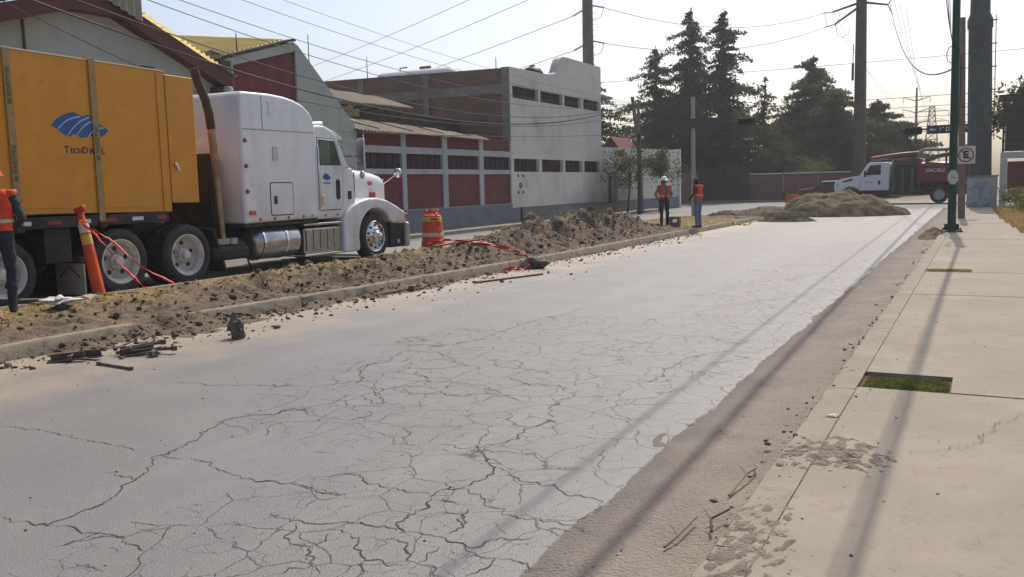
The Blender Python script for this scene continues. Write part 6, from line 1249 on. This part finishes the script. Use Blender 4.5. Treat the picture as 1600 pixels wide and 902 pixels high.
for k, (x, y, L, a) in enumerate(specs):
    L *= .85
    c, s_ = math.cos(R(a)), math.sin(R(a)); z0 = .02+.02*(k%3); p0, p1 = (x,y,z0), (x+c*L,y+s_*L,z0+sc.uniform(-.01,.05))
    if k % 3 == 0:
        t = thing('steel_angle', 'broken steel angle among the dark scraps by the left kerb, %s' % pos_w[k], 'scrap', p0, 'steel scraps on the road'); cx, cy = (p0[0]+p1[0])/2, (p0[1]+p1[1])/2
        MB().obox((cx,cy,z0), (L,.07,.012), R(a), 0, R(-4)).build('flange', M_STEEL, t); MB().obox((cx-s_*.03,cy+c*.03,z0+.035), (L*.9,.01,.07), R(a), R(12), R(-4)).build('web', M_STEEL, t)
    else: bar('steel_rod', 'short steel rod among the dark scraps by the left kerb, %s' % pos_w[k], [p0, p1], .012+.006*(k%2))
bar('steel_rod', 'single thin steel rod lying apart in front of the scraps', [(-7.42,5.62,.015),(-6.9,5.56,.015)], .013)
def sledge(t): MB().obox((-7.88,11.66,.05), (.09,.2,.09), R(20)).build('head', M_STEEL, t, bevel=.015)
bar('sledgehammer', 'sledgehammer lying at the foot of the median kerb', [(-8.1,10.75,.02),(-7.9,11.6,.045)], .017, M_WOOD, sledge, None)
def hook(t): MB().tube([(-7.43,12.91,.02),(-7.46,12.84,.03),(-7.40,12.82,.03)], .02, 6).build('claw', M_STEEL, t)
bar('crowbar', 'long rusty steel bar lying on the road beside the median', [(-7.43,12.91,.018),(-6.95,14.45,.018)], .016, mat('red_rust', (.16,.06,.04), .8), hook, None)
def plank(label, c, size, rz, rx=0, ry=0): return tag(MB().obox(c, size, rz, rx, ry).build('plank', M_WOOD, bevel=.006), label, 'plank', 'planks on the median')
plank('pale plank half buried on the ridge beside the red tape', (-9.3,15.4,.50), (.1,1.1,.03), R(-24), R(4)); plank('dark stick of wood beside the boots of the left worker', (-10.3,6.55,.2), (.06,.9,.05), R(62)); plank('weathered board under the leaning orange post', (-11.0,8.9,.19), (.09,1.0,.03), R(-48)); plank('short board left of the leaning orange post', (-11.5,8.0,.19), (.1,.8,.025), R(-60))
for k, (x, y, s_, la) in enumerate(((-9.9,7.05,.13,'crumpled pale plastic bag on the dirt below the leaning post'),(-10.6,7.9,.16,'flattened plastic sack left of the leaning post'))): tag(MB().blob((x,y,hmed(x,y)+.04), s_, 3, .9, 31+k, (1.3,1,.35)).build('plastic_bag', M_BAG if k == 0 else mat('dusty_sack', (.38,.33,.25), .8), smooth=30), la, 'bag')
CB = thing('concrete_block', 'hollow grey concrete block standing on end between the two far workers', 'block', (-8.6,27.6,.14)); M_BLK = mat('block_concrete', (.22,.2,.18), .95, (.17,.155,.14), 12, bump=.6, bscale=60)
for a in ((-.17,-.10),(.10,.17)): MB().box(-8.75+a[0]*1.0, -8.75+a[1]*1.0, 28.0, 28.2, .12, .5).build('web', M_BLK, CB, bevel=.01)
for z in ((.12,.31),(.42,.5)): MB().box(-8.85, -8.65, 28.005, 28.195, *z).build('shell', M_BLK, CB, bevel=.005)
for k, pts in enumerate(([(-1.18,3.62,.02),(-1.15,3.72,.04),(-1.13,3.95,.05)],[(-1.02,3.80,.05),(-1.05,3.90,.07),(-1.0,4.04,.075)],[(-1.08,4.35,.03),(-1.05,4.6,.07),(-1.03,4.75,.06),(-1.06,4.85,.05)])):
    t = thing('twig', ['pale bent twig lying in the gutter dirt, nearest','short dark twig lying by the kerb','long pale curved twig lying along the gutter, farthest'][k], 'twig', pts[0], 'twigs in the gutter'); MB().tube(pts, [.007,.006,.005,.004][:len(pts)], 6).build('stem', M_WOOD if k != 1 else M_BARK, t, smooth=60); MB().tube([pts[1],(pts[1][0]-.05,pts[1][1]+.06,pts[1][2]+.02)], [.004,.002], 5).build('side_shoot', M_WOOD, t)
# ------------------------------------------------------------------ haze
HAZE = 0.0008
hm_ = bpy.data.materials.new('haze_air'); hm_.use_nodes = True; n, l = NT(hm_)
n.remove(n['Principled BSDF']); pv = n.new('ShaderNodeVolumePrincipled'); pv.inputs['Color'].default_value = (.93,.95,1,1); pv.inputs['Density'].default_value = HAZE; pv.inputs['Anisotropy'].default_value = .35
l.new(pv.outputs[0], n['Material Output'].inputs['Volume'])
hz_ = MB().box(-160, 110, -45, 300, -1.2, 24.5).build('haze', hm_); hz_['kind'] = 'stuff'
